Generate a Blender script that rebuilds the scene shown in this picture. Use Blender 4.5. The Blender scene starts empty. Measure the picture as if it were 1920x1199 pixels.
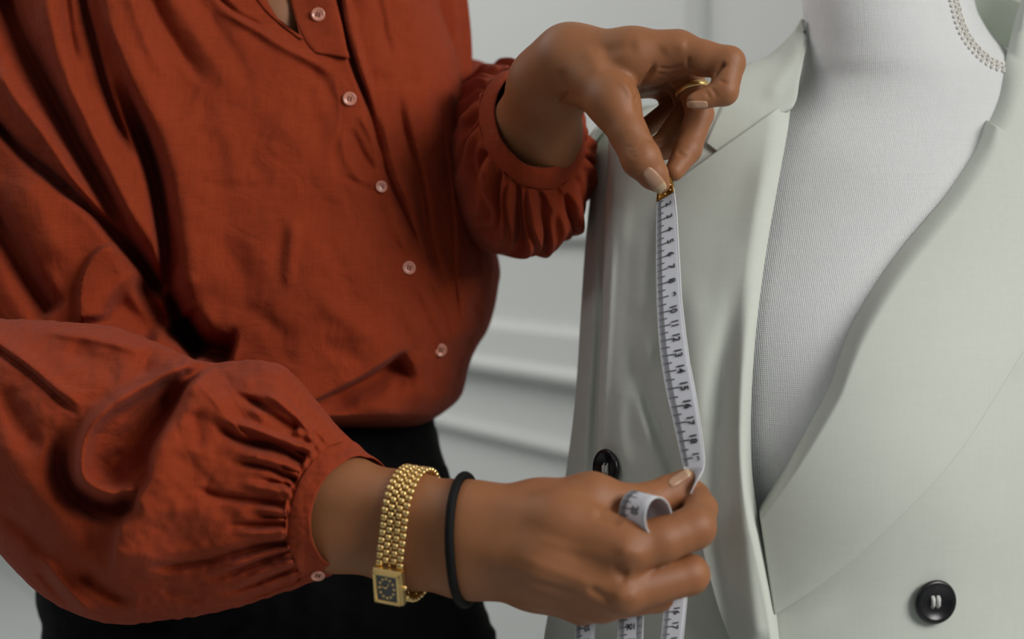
import bpy, math, random
import numpy as np
from mathutils import Vector, Matrix
random.seed(7); rng = np.random.default_rng(7)

# ------------------------------------------------------------------ camera, world, lights, exposure
F = 2667.0
PITCH = math.radians(3.6)
CAM = np.array([0.0, 0.0, 1.35])
RT = np.array([1.0, 0, 0]); FW = np.array([0, math.cos(PITCH), -math.sin(PITCH)]); UP = np.array([0, math.sin(PITCH), math.cos(PITCH)])
scene = bpy.context.scene
cd = bpy.data.cameras.new('camera'); cam = bpy.data.objects.new('camera', cd); scene.collection.objects.link(cam)
cam.location = CAM; cam.rotation_euler = (math.pi/2 - PITCH, 0, 0)
cd.sensor_width = 36; cd.lens = F/1920*36; cd.clip_start = .05
cd.dof.use_dof = True; cd.dof.focus_distance = .955; cd.dof.aperture_fstop = 3.9
scene.camera = cam
w = bpy.data.worlds.new('world'); scene.world = w; w.use_nodes = True
w.node_tree.nodes['Background'].inputs[0].default_value = (.84, .92, 1, 1)
w.node_tree.nodes['Background'].inputs[1].default_value = .10
def area(name, loc, target, sx, sy, power, col=(1, 1, 1)):
    l = bpy.data.lights.new(name, 'AREA'); l.shape = 'RECTANGLE'; l.size = sx; l.size_y = sy; l.energy = power; l.color = col
    o = bpy.data.objects.new(name, l); scene.collection.objects.link(o); o.location = loc
    o.rotation_euler = (Vector(target) - Vector(loc)).to_track_quat('-Z', 'Y').to_euler(); return o
area('window_light', (1.9, -.5, 2.55), (.15, 1.0, 1.25), 1.2, 1.4, 71, (1, .975, .94))
area('upper_left_light', (-1.6, .2, 2.9), (-.1, 1.1, 1.2), 1.0, 1.0, 9, (.95, .98, 1))  # weak, cool area light high on the left; no window modelled
area('wall_fill_light', (-1.15, 1.75, 2.5), (.2, 2.3, 1.15), 1.2, 1.0, 12, (1, .98, .95))  # added fill that brightens the back wall, no such lamp in view
area('far_floor_fill_light', (-2.6, 3.4, 2.6), (-2.2, 4.2, 0), 1.2, 1.2, 34, (1, .98, .95))  # unseen fill added to lift the far floor and wall at left
scene.view_settings.view_transform = 'Standard'; scene.view_settings.look = 'None'
scene.view_settings.gamma = 1; scene.view_settings.use_curve_mapping = False
scene.view_settings.exposure = 0.0

# ------------------------------------------------------------------ helpers
def P(px, py, d):
    px, py, d = np.broadcast_arrays(np.asarray(px, float), np.asarray(py, float), np.asarray(d, float))
    return CAM + d[..., None]*(FW + ((px-960)/F)[..., None]*RT + ((599.5-py)/F)[..., None]*UP)
def unP(v):
    q = v - CAM; d = q @ FW
    return 960 + F*(q @ RT)/d, 599.5 - F*(q @ UP)/d, d
ORIG = {}
def link(o, parent=None):
    scene.collection.objects.link(o)
    if parent is not None: o.parent = parent
def empty(name, loc, label=None, cat=None, group=None):
    o = bpy.data.objects.new(name, None); o.location = loc; o.empty_display_size = .05; link(o)
    ORIG[o.name] = np.array(loc, float)
    tag(o, label, cat, group); return o
def tag(o, label=None, cat=None, group=None, kind=None):
    for k, v in (('label', label), ('category', cat), ('group', group), ('kind', kind)):
        if v: o[k] = v
    return o
def mesh_data(name, verts, faces, mats=(), midx=None, smooth=True):
    verts = np.asarray(verts, np.float32).reshape(-1, 3)
    me = bpy.data.meshes.new(name)
    if isinstance(faces, np.ndarray):
        n, k = faces.shape
        me.vertices.add(len(verts)); me.vertices.foreach_set('co', verts.ravel())
        me.loops.add(n*k); me.loops.foreach_set('vertex_index', faces.astype(np.int32).ravel())
        me.polygons.add(n); me.polygons.foreach_set('loop_start', np.arange(0, n*k, k, dtype=np.int32))
        me.update(calc_edges=True)
    else:
        me.from_pydata(verts.tolist(), [], [list(map(int, f)) for f in faces])
    for m in (mats if isinstance(mats, (list, tuple)) else [mats]): me.materials.append(m)
    if midx is not None: me.polygons.foreach_set('material_index', np.asarray(midx, np.int32))
    me.polygons.foreach_set('use_smooth', [smooth]*len(me.polygons))
    me.validate(); me.update(); return me
def obj(name, verts, faces, mat, parent=None, base=None, midx=None, smooth=True):
    verts = np.asarray(verts, float).reshape(-1, 3)
    po = ORIG[parent.name] if parent is not None else np.zeros(3)
    b = po if base is None else np.asarray(base, float)
    me = mesh_data(name, verts - b, faces, mat, midx, smooth)
    o = bpy.data.objects.new(name, me); link(o, parent); o.location = b - po
    ORIG[o.name] = b; return o
def spl(pts, t):
    """Catmull-Rom through rows of pts at parameters t in [0, n-1]."""
    p = np.asarray(pts, float); n = len(p); t = np.clip(np.asarray(t, float), 0, n-1)
    i = np.minimum(t.astype(int), n-2); f = (t-i)[..., None]
    a = p[np.maximum(i-1, 0)]; b = p[i]; c = p[i+1]; d = p[np.minimum(i+2, n-1)]
    a = np.where((i == 0)[..., None], 2*b-c, a); d = np.where((i == n-2)[..., None], 2*c-b, d)
    return .5*((2*b) + (c-a)*f + (2*a-5*b+4*c-d)*f**2 + (-a+3*b-3*c+d)*f**3)
def arc_t(pts, n):
    s = spl(pts, np.linspace(0, len(pts)-1, 600)); l = np.r_[0, np.cumsum(np.linalg.norm(np.diff(s, axis=0), axis=1))]
    return np.interp(np.linspace(0, l[-1], n), l, np.linspace(0, len(pts)-1, 600))
def ysp(tab, y):
    """smooth table lookup: rows (y, v...) -> v at y"""
    tab = np.asarray(tab, float); t = np.interp(y, tab[:, 0], np.arange(len(tab)))
    # invert the spline parameter
    for _ in range(3):
        cur = spl(tab[:, :1], t)[..., 0]; t = np.clip(t + (y-cur)/np.maximum(np.interp(t, np.arange(len(tab)-1)+.5, np.diff(tab[:, 0])) if len(tab) > 2 else 1e9, 1e-6)*.8, 0, len(tab)-1)
    return spl(tab[:, 1:], t)
def grid_faces(nv, nu, wrapu=False, off=0):
    i, j = np.meshgrid(np.arange(nv-1), np.arange(nu if wrapu else nu-1), indexing='ij'); j2 = (j+1) % nu
    return off + np.stack([i*nu+j, i*nu+j2, (i+1)*nu+j2, (i+1)*nu+j], -1).reshape(-1, 4)
def vnoise(x, y, seed=0):
    r = np.random.default_rng(seed).random((64, 64)) - .5
    xi = np.floor(x).astype(int); yi = np.floor(y).astype(int); fx = x-xi; fy = y-yi
    fx = fx*fx*(3-2*fx); fy = fy*fy*(3-2*fy); g = lambda a, b: r[a % 64, b % 64]
    return 2*((g(xi, yi)*(1-fx)+g(xi+1, yi)*fx)*(1-fy) + (g(xi, yi+1)*(1-fx)+g(xi+1, yi+1)*fx)*fy)
def strokes(px, py, S):
    """Sum of fold profiles. Stroke: (points, amplitude m, width left, width right[, taper0, taper1]); left/right seen along the stroke."""
    shp = px.shape; x = px.ravel(); y = py.ravel(); out = np.zeros(len(x))
    for s in S:
        pts, a, wl, wr = s[:4]; t0, t1 = (s[4], s[5]) if len(s) > 5 else (.25, .25)
        q = spl(pts, np.linspace(0, len(pts)-1, 6*(len(pts)-1)+1)); m = 3.2*max(wl, wr)
        sel = np.nonzero((x > q[:, 0].min()-m) & (x < q[:, 0].max()+m) & (y > q[:, 1].min()-m) & (y < q[:, 1].max()+m))[0]
        if not len(sel): continue
        X = x[sel]; Y = y[sel]; best = np.full(len(sel), 1e18); sd = np.zeros(len(sel)); tt = np.zeros(len(sel)); dl = np.zeros(len(sel))
        L = np.r_[0, np.cumsum(np.linalg.norm(np.diff(q, axis=0), axis=1))]; tot = L[-1]
        for k in range(len(q)-1):
            ax, ay = q[k]; bx, by = q[k+1]-q[k]; ll = bx*bx+by*by+1e-9
            f = np.clip(((X-ax)*bx+(Y-ay)*by)/ll, 0, 1); dx = X-ax-f*bx; dy = Y-ay-f*by; d2 = dx*dx+dy*dy
            b = d2 < best; best[b] = d2[b]; sd[b] = (bx*dy-by*dx)[b]; tt[b] = (L[k]+f*(L[k+1]-L[k]))[b]/tot
        wd = np.where(sd > 0, wr, wl)   # image y points down: positive cross = right-hand side when moving
        e = np.exp(-best/(wd*wd))
        tp = np.ones(len(sel))
        if t0 > 0: u = np.clip(tt/t0, 0, 1); tp *= u*u*(3-2*u)
        if t1 > 0: u = np.clip((1-tt)/t1, 0, 1); tp *= u*u*(3-2*u)
        out[sel] += a*(1.15 if max(wl, wr) >= 12 and abs(a) > .009 else 1)*e*tp
    return out.reshape(shp)
def sheet(name, V, thick, mat, parent, flip=False, base=None):
    """V: (nv, nu, 3) outer face -> closed sheet of given thickness (towards the inside)."""
    nv, nu = V.shape[:2]
    du = np.gradient(V, axis=1); dv = np.gradient(V, axis=0); N = np.cross(du, dv); N /= np.linalg.norm(N, axis=-1, keepdims=True)+1e-12
    ctr = CAM - V; s = np.sign((N*ctr).sum(-1, keepdims=True).mean()); N *= s
    B = V - N*thick
    v = np.concatenate([V.reshape(-1, 3), B.reshape(-1, 3)]); n = nv*nu
    f1 = grid_faces(nv, nu); f2 = grid_faces(nv, nu, off=n)[:, ::-1]
    def border(ix): a = np.array(ix[:-1]); b = np.array(ix[1:]); return np.stack([a, a+n, b+n, b], -1)
    top = list(range(nu)); bot = [(nv-1)*nu+i for i in range(nu)]; lf = [i*nu for i in range(nv)]; rt = [i*nu+nu-1 for i in range(nv)]
    f = np.concatenate([f1, f2, border(top), border(bot)[:, ::-1], border(lf)[:, ::-1], border(rt)])
    if s < 0: f = f[:, ::-1]
    return obj(name, v, f, mat, parent, base)
def tube(pts, r, n=10, closed=False):
    p = np.asarray(pts, float); m = len(p)
    t = np.roll(p, -1, 0)-np.roll(p, 1, 0) if closed else np.gradient(p, axis=0)
    t /= np.linalg.norm(t, axis=1, keepdims=True)+1e-12
    u = np.cross(t, [.31, .17, .93]); u /= np.linalg.norm(u, axis=1, keepdims=True)+1e-12
    w_ = np.cross(t, u); a = np.arange(n)/n*2*math.pi; r = np.broadcast_to(np.asarray(r, float), (m,))
    V = p[:, None]+r[:, None, None]*(np.cos(a)[None, :, None]*u[:, None]+np.sin(a)[None, :, None]*w_[:, None])
    v = V.reshape(-1, 3); f = grid_faces(m, n, True)
    if closed:
        k = np.arange(n); k2 = (k+1) % n; f = np.concatenate([f, np.stack([(m-1)*n+k, (m-1)*n+k2, k2, k], -1)])
    else:
        v = np.concatenate([v, p[:1], p[-1:]]); k = np.arange(n); k2 = (k+1) % n; c0 = m*n
        f = [list(q) for q in f]+[[k2[i], k[i], c0] for i in range(n)]+[[(m-1)*n+k[i], (m-1)*n+k2[i], c0+1] for i in range(n)]
    return v, f
def frame(nrm, upv=UP):
    n = np.asarray(nrm, float); n = n/np.linalg.norm(n); x = np.cross(upv, n); x /= np.linalg.norm(x); return x, np.cross(n, x), n
def lathe(profile, c, nrm, n=28):
    x, y, z = frame(nrm); a = np.arange(n)/n*2*math.pi; R = np.array(profile)
    V = c+R[:, 0, None, None]*(np.cos(a)[None, :, None]*x+np.sin(a)[None, :, None]*y)+R[:, 1, None, None]*z
    return V.reshape(-1, 3), grid_faces(len(R), n, True)
def join(parts):
    v = []; f = []; mi = []; o = 0
    for pv, pf, m in parts:
        pv = np.asarray(pv).reshape(-1, 3); v.append(pv); f += [[int(i)+o for i in q] for q in pf]; mi += [m]*len(pf); o += len(pv)
    return np.concatenate(v), f, mi

# ------------------------------------------------------------------ materials
def nodemat(name):
    m = bpy.data.materials.new(name); m.use_nodes = True; nt = m.node_tree; b = nt.nodes['Principled BSDF']; return m, nt, b
def mat_basic(name, col, rough=.6, metal=0, spec=.5, var=0, scale=20, bump=0, bscale=200, sheen=0, sss=0, coat=0):
    m, nt, b = nodemat(name); N = nt.nodes; L = nt.links
    b.inputs['Roughness'].default_value = rough; b.inputs['Metallic'].default_value = metal; b.inputs['Specular IOR Level'].default_value = spec
    b.inputs['Coat Weight'].default_value = coat
    tc = N.new('ShaderNodeTexCoord')
    nz = N.new('ShaderNodeTexNoise'); nz.inputs['Scale'].default_value = scale; nz.inputs['Detail'].default_value = 6; L.new(tc.outputs['Object'], nz.inputs['Vector'])
    mx = N.new('ShaderNodeMix'); mx.data_type = 'RGBA'; L.new(nz.outputs['Fac'], mx.inputs['Factor'])
    mx.inputs['A'].default_value = (*[c*(1-var) for c in col], 1); mx.inputs['B'].default_value = (*[min(1, c*(1+var)) for c in col], 1)
    L.new(mx.outputs['Result'], b.inputs['Base Color'])
    if bump:
        n2 = N.new('ShaderNodeTexNoise'); n2.inputs['Scale'].default_value = bscale; n2.inputs['Detail'].default_value = 4; L.new(tc.outputs['Object'], n2.inputs['Vector'])
        bp = N.new('ShaderNodeBump'); bp.inputs['Strength'].default_value = bump; bp.inputs['Distance'].default_value = .001; L.new(n2.outputs['Fac'], bp.inputs['Height']); L.new(bp.outputs['Normal'], b.inputs['Normal'])
    if sheen: b.inputs['Sheen Weight'].default_value = sheen; b.inputs['Sheen Roughness'].default_value = .5
    if sss: b.inputs['Subsurface Weight'].default_value = sss; b.inputs['Subsurface Radius'].default_value = (.9, .35, .2); b.inputs['Subsurface Scale'].default_value = .004
    return m
def mat_cloth(name, col, period=.0011, weave=.25, var=.10, crumple=.5, cscale=28, sheen=.25, slub=.12, rot=(0, 0, 0)):
    m, nt, b = nodemat(name); N = nt.nodes; L = nt.links
    b.inputs['Roughness'].default_value = .9; b.inputs['Specular IOR Level'].default_value = .15
    b.inputs['Sheen Weight'].default_value = sheen; b.inputs['Sheen Roughness'].default_value = .6
    tc = N.new('ShaderNodeTexCoord'); mp = N.new('ShaderNodeMapping'); mp.inputs['Rotation'].default_value = rot; L.new(tc.outputs['Object'], mp.inputs['Vector'])
    def wave(axis):
        wv = N.new('ShaderNodeTexWave'); wv.bands_direction = axis; wv.inputs['Scale'].default_value = 2*math.pi/period/20
        wv.inputs['Distortion'].default_value = .6; wv.inputs['Detail'].default_value = 2; wv.inputs['Detail Scale'].default_value = 3
        L.new(mp.outputs['Vector'], wv.inputs['Vector']); return wv
    wx = wave('X'); wz = wave('Z')
    mul = N.new('ShaderNodeMath'); mul.operation = 'MULTIPLY'; L.new(wx.outputs['Fac'], mul.inputs[0]); L.new(wz.outputs['Fac'], mul.inputs[1])
    # slub: stretched noise along threads
    def st(sc):
        q = N.new('ShaderNodeMapping'); q.inputs['Rotation'].default_value = rot; q.inputs['Scale'].default_value = sc; L.new(tc.outputs['Object'], q.inputs['Vector'])
        n = N.new('ShaderNodeTexNoise'); n.inputs['Scale'].default_value = 1; n.inputs['Detail'].default_value = 3; L.new(q.outputs['Vector'], n.inputs['Vector']); return n
    s1 = st((60, 60, 900)); s2 = st((900, 60, 60)); big = st((9, 9, 9))
    add = N.new('ShaderNodeMath'); add.operation = 'ADD'; L.new(s1.outputs['Fac'], add.inputs[0]); L.new(s2.outputs['Fac'], add.inputs[1])
    ad2 = N.new('ShaderNodeMath'); ad2.operation = 'ADD'; L.new(add.outputs[0], ad2.inputs[0]); L.new(big.outputs['Fac'], ad2.inputs[1])
    mr = N.new('ShaderNodeMapRange'); mr.inputs['From Min'].default_value = 1.1; mr.inputs['From Max'].default_value = 1.9; L.new(ad2.outputs[0], mr.inputs['Value'])
    mx = N.new('ShaderNodeMix'); mx.data_type = 'RGBA'; L.new(mr.outputs['Result'], mx.inputs['Factor'])
    mx.inputs['A'].default_value = (*[c*(1-var) for c in col], 1); mx.inputs['B'].default_value = (*[min(1, c*(1+var)) for c in col], 1)
    L.new(mx.outputs['Result'], b.inputs['Base Color'])
    cn = N.new('ShaderNodeTexNoise'); cn.inputs['Scale'].default_value = cscale; cn.inputs['Detail'].default_value = 4; cn.inputs['Distortion'].default_value = 1.2; L.new(tc.outputs['Object'], cn.inputs['Vector'])
    b1 = N.new('ShaderNodeBump'); b1.inputs['Strength'].default_value = crumple; b1.inputs['Distance'].default_value = .006; L.new(cn.outputs['Fac'], b1.inputs['Height'])
    h = N.new('ShaderNodeMath'); h.operation = 'ADD'; L.new(mul.outputs[0], h.inputs[0])
    sc = N.new('ShaderNodeMath'); sc.operation = 'MULTIPLY'; sc.inputs[1].default_value = slub*4; L.new(add.outputs[0], sc.inputs[0]); L.new(sc.outputs[0], h.inputs[1])
    b2 = N.new('ShaderNodeBump'); b2.inputs['Strength'].default_value = weave; b2.inputs['Distance'].default_value = .0006; L.new(h.outputs[0], b2.inputs['Height']); L.new(b1.outputs['Normal'], b2.inputs['Normal'])
    L.new(b2.outputs['Normal'], b.inputs['Normal']); return m
M = {}
M['linen'] = mat_cloth('rust_linen', (.270, .037, .010), .0009, .24, .14, .6, 26, .03, .14)
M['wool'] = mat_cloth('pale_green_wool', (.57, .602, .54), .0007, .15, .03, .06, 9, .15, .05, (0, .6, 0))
M['lining'] = mat_cloth('lining_green_wool', (.50, .56, .47), .0007, .12, .03, .12, 9, .1, .05)  # inside of the collar, a slightly deeper green than the outer wool
M['canvas'] = mat_cloth('white_canvas', (.72, .73, .735), .00125, .5, .03, .05, 6, .05, .1)
M['braid'] = mat_basic('ivory_braid', (.74, .72, .66), .8, var=.05)
M['black_cloth'] = mat_cloth('black_cloth', (.0015, .0015, .0018), .001, .2, .1, .3, 30, 0, .1)
M['skin'] = mat_basic('brown_skin', (0.295, .116, .046), .5, var=.14, scale=45, bump=.22, bscale=1500, sss=.12, spec=.4)
M['nail'] = mat_basic('nail', (.42, .24, .15), .28, var=.04, scale=60, spec=.6)
M['nail_tip'] = mat_basic('nail_tip', (.50, .36, .22), .3, spec=.6)
M['gold'] = mat_basic('gold', (.84, .60, .25), .36, 1, var=.05)
M['brass'] = mat_basic('brass', (.30, .14, .02), .38, 1, var=.25, scale=300)
M['black_rubber'] = mat_basic('black_elastic', (.003, .003, .003), .6, spec=.2, bump=.5, bscale=1500)
M['black_horn'] = mat_basic('black_horn', (.008, .008, .009), .28, spec=.5, var=.3, scale=80)
M['white_thread'] = mat_basic('white_thread', (.6, .6, .58), .8)
M['pearl'] = mat_basic('pink_shell', (.66, .27, .19), .22, var=.2, scale=130, spec=.6, coat=.4)
M['hole'] = mat_basic('button_hole', (.08, .012, .006), .8)
M['tape'] = mat_basic('white_vinyl', (.62, .63, .68), .42, var=.02)
M['tape_edge'] = mat_basic('tape_edge', (.68, .69, .71), .4)
M['ink'] = mat_basic('black_ink', (.012, .012, .016), .6)
M['dial'] = mat_basic('black_dial', (.01, .009, .008), .15, coat=1)
M['wall'] = mat_basic('grey_white_paint', (.66, .68, .665), .6, var=.02, scale=3, bump=.05, bscale=150)
M['floor'] = mat_basic('pale_floor', (.55, .57, .56), .45, var=.04, scale=4)
M['ceiling'] = mat_basic('ceiling_white', (.7, .7, .69), .8)
M['wood'] = mat_basic('pale_wood', (.42, .27, .14), .45, var=.2, scale=12)
M['steel'] = mat_basic('steel', (.5, .5, .5), .3, 1)

# ------------------------------------------------------------------ the room
TH = math.atan(1.6); WD = 2.4
wdir = np.array([math.cos(TH), -math.sin(TH), 0.0])      # along the wall, coming nearer to the right
wn = np.array([-math.sin(TH), -math.cos(TH), 0.0])       # into the room
w0 = np.array([0, WD, 0.0])
def wbox(name, a0, a1, z0, z1, dep, mat, parent=None, kind='structure', bev=.006):
    """box on the wall between along-coordinates a0..a1, heights z0..z1, standing out by dep, chamfered."""
    q = []
    for (d, e) in ((0, 0), (dep*.6, 0), (dep, bev)):
        for (a, z) in ((a0+e, z0+e), (a1-e, z0+e), (a1-e, z1-e), (a0+e, z1-e)): q.append(w0+wdir*a+wn*d+np.array([0, 0, z]))
    f = [(0, 3, 2, 1), (8, 9, 10, 11)]
    for k in (0, 4):
        for i in range(4): j = (i+1) % 4; f.append((k+i, k+j, k+4+j, k+4+i))
    o = obj(name, q, f, mat, parent, smooth=False)
    if kind and parent is None: o['kind'] = kind
    return o
def onwall(px, py):
    r = FW + (px-960)/F*RT + (599.5-py)/F*UP; t = (wn@(w0-CAM))/(wn@r); p = CAM+r*t; return (p-w0)@wdir, p[2]
A0, A1 = -7.0, 2.4
wl = obj('wall_back', [w0+wdir*A0, w0+wdir*A1, w0+wdir*A1+[0, 0, 2.9], w0+wdir*A0+[0, 0, 2.9], w0+wdir*A0-wn*.1, w0+wdir*A1-wn*.1, w0+wdir*A1+[0, 0, 2.9]-wn*.1, w0+wdir*A0+[0, 0, 2.9]-wn*.1],
         [(0, 1, 2, 3), (5, 4, 7, 6), (0, 4, 5, 1), (3, 2, 6, 7), (0, 3, 7, 4), (1, 5, 6, 2)], M['wall'], smooth=False); wl['kind'] = 'structure'
def roomslab(name, z0, z1, mat):
    x0, x1, y0, y1 = -6.5, 3.2, -2.6, 9.0
    o = obj(name, [(x, y, z) for z in (z0, z1) for x, y in ((x0, y0), (x1, y0), (x1, y1), (x0, y1))],
            [(0, 3, 2, 1), (4, 5, 6, 7), (0, 1, 5, 4), (1, 2, 6, 5), (2, 3, 7, 6), (3, 0, 4, 7)], mat, smooth=False); o['kind'] = 'structure'
roomslab('floor', -.1, 0, M['floor']); roomslab('ceiling', 2.9, 3.0, M['ceiling'])
zz = lambda y: onwall(980, y)[1]
rail = wbox('trim_1', A0, A1, zz(694), zz(604), .030, M['wall'], bev=.012)
cap = wbox('trim_2', A0, A1, zz(694)-.008, zz(672), .048, M['wall'], bev=.01)
wbox('trim_3', A0, A1, zz(832), zz(806), .030, M['wall'], bev=.008)
wbox('baseboard_back', A0, A1, 0, .13, .022, M['wall'])
# upper panel frame: two mouldings meeting at the upright seen beside the hand
av, _ = onwall(1306, 40); zt = zz(452)
wbox('trim_4', A0, av-.10, zt, zt+.035, .026, M['wall'], bev=.008)
wbox('trim_5', av-.022, av+.022, zt, 2.6, .030, M['wall'], bev=.010)
wbox('trim_6', av+.0225, A1, zt, zt+.035, .026, M['wall'], bev=.008)

# ------------------------------------------------------------------ the body: one distance field, meshed once
PRIM = []   # (A, B, ra, rb, group)
def chain(nodes, grp):
    w = [(P(x, y, d), r*d/F) for x, y, d, r in nodes]
    for (a, ra), (b, rb) in zip(w[:-1], w[1:]): PRIM.append((a, b, ra, rb, grp))
def cone_sdf(p, a, b, r1, r2):
    ba = b-a; l2 = ba@ba; rr = r1-r2; a2 = l2-rr*rr; il2 = 1/l2
    pa = p-a; y = pa@ba; z = y-l2; q = pa*l2-y[:, None]*ba; x2 = (q*q).sum(1); y2 = y*y*l2; z2 = z*z*l2
    k = np.sign(rr)*rr*rr*x2
    out = (np.sqrt(np.maximum(x2*a2*il2, 0))+y*rr)*il2-r1
    c1 = np.sign(z)*a2*z2 > k; c2 = np.sign(y)*a2*y2 < k
    out = np.where(c2, np.sqrt(np.maximum(x2+y2, 0))*il2-r1, out)
    return np.where(c1, np.sqrt(np.maximum(x2+z2, 0))*il2-r2, out)
def smin(a, b, k):
    h = np.maximum(k-np.abs(a-b), 0)/k; return np.minimum(a, b)-h*h*k*.25
# near (right) arm and hand
RH = ['rf', 'rm', 'rt', 'ri', 'rd', 'rr', 'rp']
chain([(60, 900, 1.04, 80), (300, 890, .985, 66), (450, 900, .935, 70), (620, 925, .895, 72), (770, 957, .875, 61), (875, 972, .86, 55)], 'rf')
chain([(60, 900, 1.04, 80), (300, 960, .985, 66), (450, 985, .935, 70), (620, 990, .9, 72), (770, 1028, .88, 66), (872, 1050, .865, 60)], 'rf')
chain([(870, 970, .86, 54), (1050, 985, .838, 60), (1172, 1028, .822, 50)], 'rm')
chain([(875, 1010, .855, 56), (1020, 1048, .836, 58), (1165, 1108, .824, 42)], 'rm')
chain([(872, 1050, .862, 56), (1000, 1078, .85, 54), (1125, 1130, .838, 36)], 'rm')
chain([(872, 1055, .868, 50), (1000, 1096, .866, 43), (1092, 1136, .853, 33)], 'rm')
chain([(880, 970, .862, 50), (1010, 953, .858, 48), (1108, 938, .852, 45)], 'rm')
chain([(1108, 938, .852, 45), (1172, 950, .856, 40), (1214, 944, .86, 36), (1256, 925, .866, 31), (1286, 901, .866, 20)], 'rt')
chain([(1172, 1030, .822, 48), (1240, 1014, .824, 43), (1302, 990, .83, 40), (1315, 955, .852, 30), (1308, 925, .868, 21)], 'ri')
chain([(1168, 1110, .824, 42), (1292, 1078, .836, 38), (1290, 1076, .868, 31), (1240, 1050, .884, 25)], 'rd')
chain([(1128, 1132, .838, 35), (1230, 1116, .855, 33), (1235, 1110, .884, 27), (1190, 1085, .893, 22)], 'rr')
chain([(1092, 1138, .853, 33), (1160, 1132, .872, 27), (1165, 1120, .893, 22)], 'rp')
# far (left) arm and hand
LH = ['lf', 'lm', 'lt', 'li', 'ld', 'lr', 'lp']
chain([(830, 430, 1.25, 70), (945, 350, 1.13, 80), (1004, 250, 1.03, 80), (1028, 160, .985, 70), (1068, 114, .962, 58)], 'lf')
chain([(1068, 114, .960, 58), (1180, 108, .942, 50), (1268, 98, .937, 40)], 'lm')
chain([(1068, 118, .968, 54), (1180, 112, .968, 50), (1268, 108, .962, 38)], 'lm')
chain([(1068, 122, .985, 50), (1170, 124, .99, 52), (1250, 128, .985, 40)], 'lm')
chain([(1075, 126, .998, 44), (1165, 134, 1.008, 48), (1230, 142, 1.006, 40)], 'lm')
chain([(1072, 122, .955, 52), (1108, 150, .945, 50), (1150, 192, .928, 43)], 'lm')
chain([(1190, 100, .945, 38), (1228, 128, .950, 30)], 'lm')
chain([(1150, 192, .928, 43), (1178, 250, .918, 34), (1202, 298, .912, 35), (1224, 327, .914, 26), (1238, 344, .916, 17)], 'lt')
chain([(1272, 98, .935, 39), (1320, 110, .928, 33), (1366, 118, .922, 31), (1358, 172, .916, 26), (1304, 190, .915, 17)], 'li')
chain([(1268, 114, .962, 36), (1298, 165, .956, 27), (1312, 214, .950, 26), (1289, 281, .938, 26), (1264, 322, .928, 18)], 'ld')
chain([(1252, 126, .985, 33), (1280, 165, .982, 25), (1290, 206, .974, 24), (1245, 274, .960, 25), (1180, 294, .946, 15)], 'lr')
chain([(1232, 140, 1.006, 36), (1256, 170, 1.004, 26), (1258, 206, .996, 21), (1208, 242, .984, 18), (1182, 258, .978, 13)], 'lp')
# trunk, upper arms, neck (under the clothes)
chain([(60, 900, 1.04, 80), (20, 520, 1.14, 90), (110, 60, 1.20, 110)], 'tb')
chain([(830, 430, 1.25, 70), (810, 250, 1.28, 90), (700, 0, 1.27, 105)], 'tb')
chain([(110, 60, 1.20, 110), (420, 30, 1.20, 170), (700, 0, 1.27, 110)], 'tb')
chain([(330, 150, 1.20, 200), (400, 500, 1.24, 220), (420, 900, 1.28, 230)], 'tb')
chain([(540, 150, 1.20, 190), (580, 500, 1.24, 200), (560, 900, 1.28, 210)], 'tb')
chain([(505, 60, 1.125, 150), (470, -150, 1.18, 150), (460, -330, 1.18, 145)], 'tb')
KM = {'rm': .009, 'lm': .008, 'rf': .014, 'lf': .01, 'tb': .03}
def group_sdf(p, g):
    out = None
    for a, b, ra, rb, gg in PRIM:
        if gg != g: continue
        lo = np.minimum(a, b)-max(ra, rb); hi = np.maximum(a, b)+max(ra, rb)
        s = cone_sdf(p, a, b, ra, rb); out = s if out is None else smin(out, s, KM.get(g, .0025))
    return out
def hand_sdf(p, H):
    d = smin(group_sdf(p, H[0]), group_sdf(p, H[1]), .016)
    d = smin(d, group_sdf(p, H[2]), .009)
    f = None
    for g in H[3:]:
        s = smin(d, group_sdf(p, g), .005); f = s if f is None else smin(f, s, .0014)
    return f
def body_sdf(p):
    return smin(smin(hand_sdf(p, RH), hand_sdf(p, LH), .001), group_sdf(p, 'tb'), .02)
def body_eval(p):
    """evaluate with culling of whole limbs by box"""
    out = np.full(len(p), 1.0)
    tb = group_sdf(p, 'tb')
    for H in (RH, LH):
        pr = [q for q in PRIM if q[4] in H]
        lo = np.min([np.minimum(q[0], q[1])-max(q[2], q[3]) for q in pr], 0)-.04; hi = np.max([np.maximum(q[0], q[1])+max(q[2], q[3]) for q in pr], 0)+.04
        s = np.nonzero(((p > lo) & (p < hi)).all(1))[0]
        if len(s): out[s] = smin(out[s], hand_sdf(p[s], H), .001)
    return smin(out, tb, .02)
def axis(lo, hi, f0, f1, fine, coarse):
    a = np.arange(lo, f0, coarse); b = np.arange(f0, f1, fine); c = np.arange(f1, hi+coarse, coarse); return np.r_[a, b, c]
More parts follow.
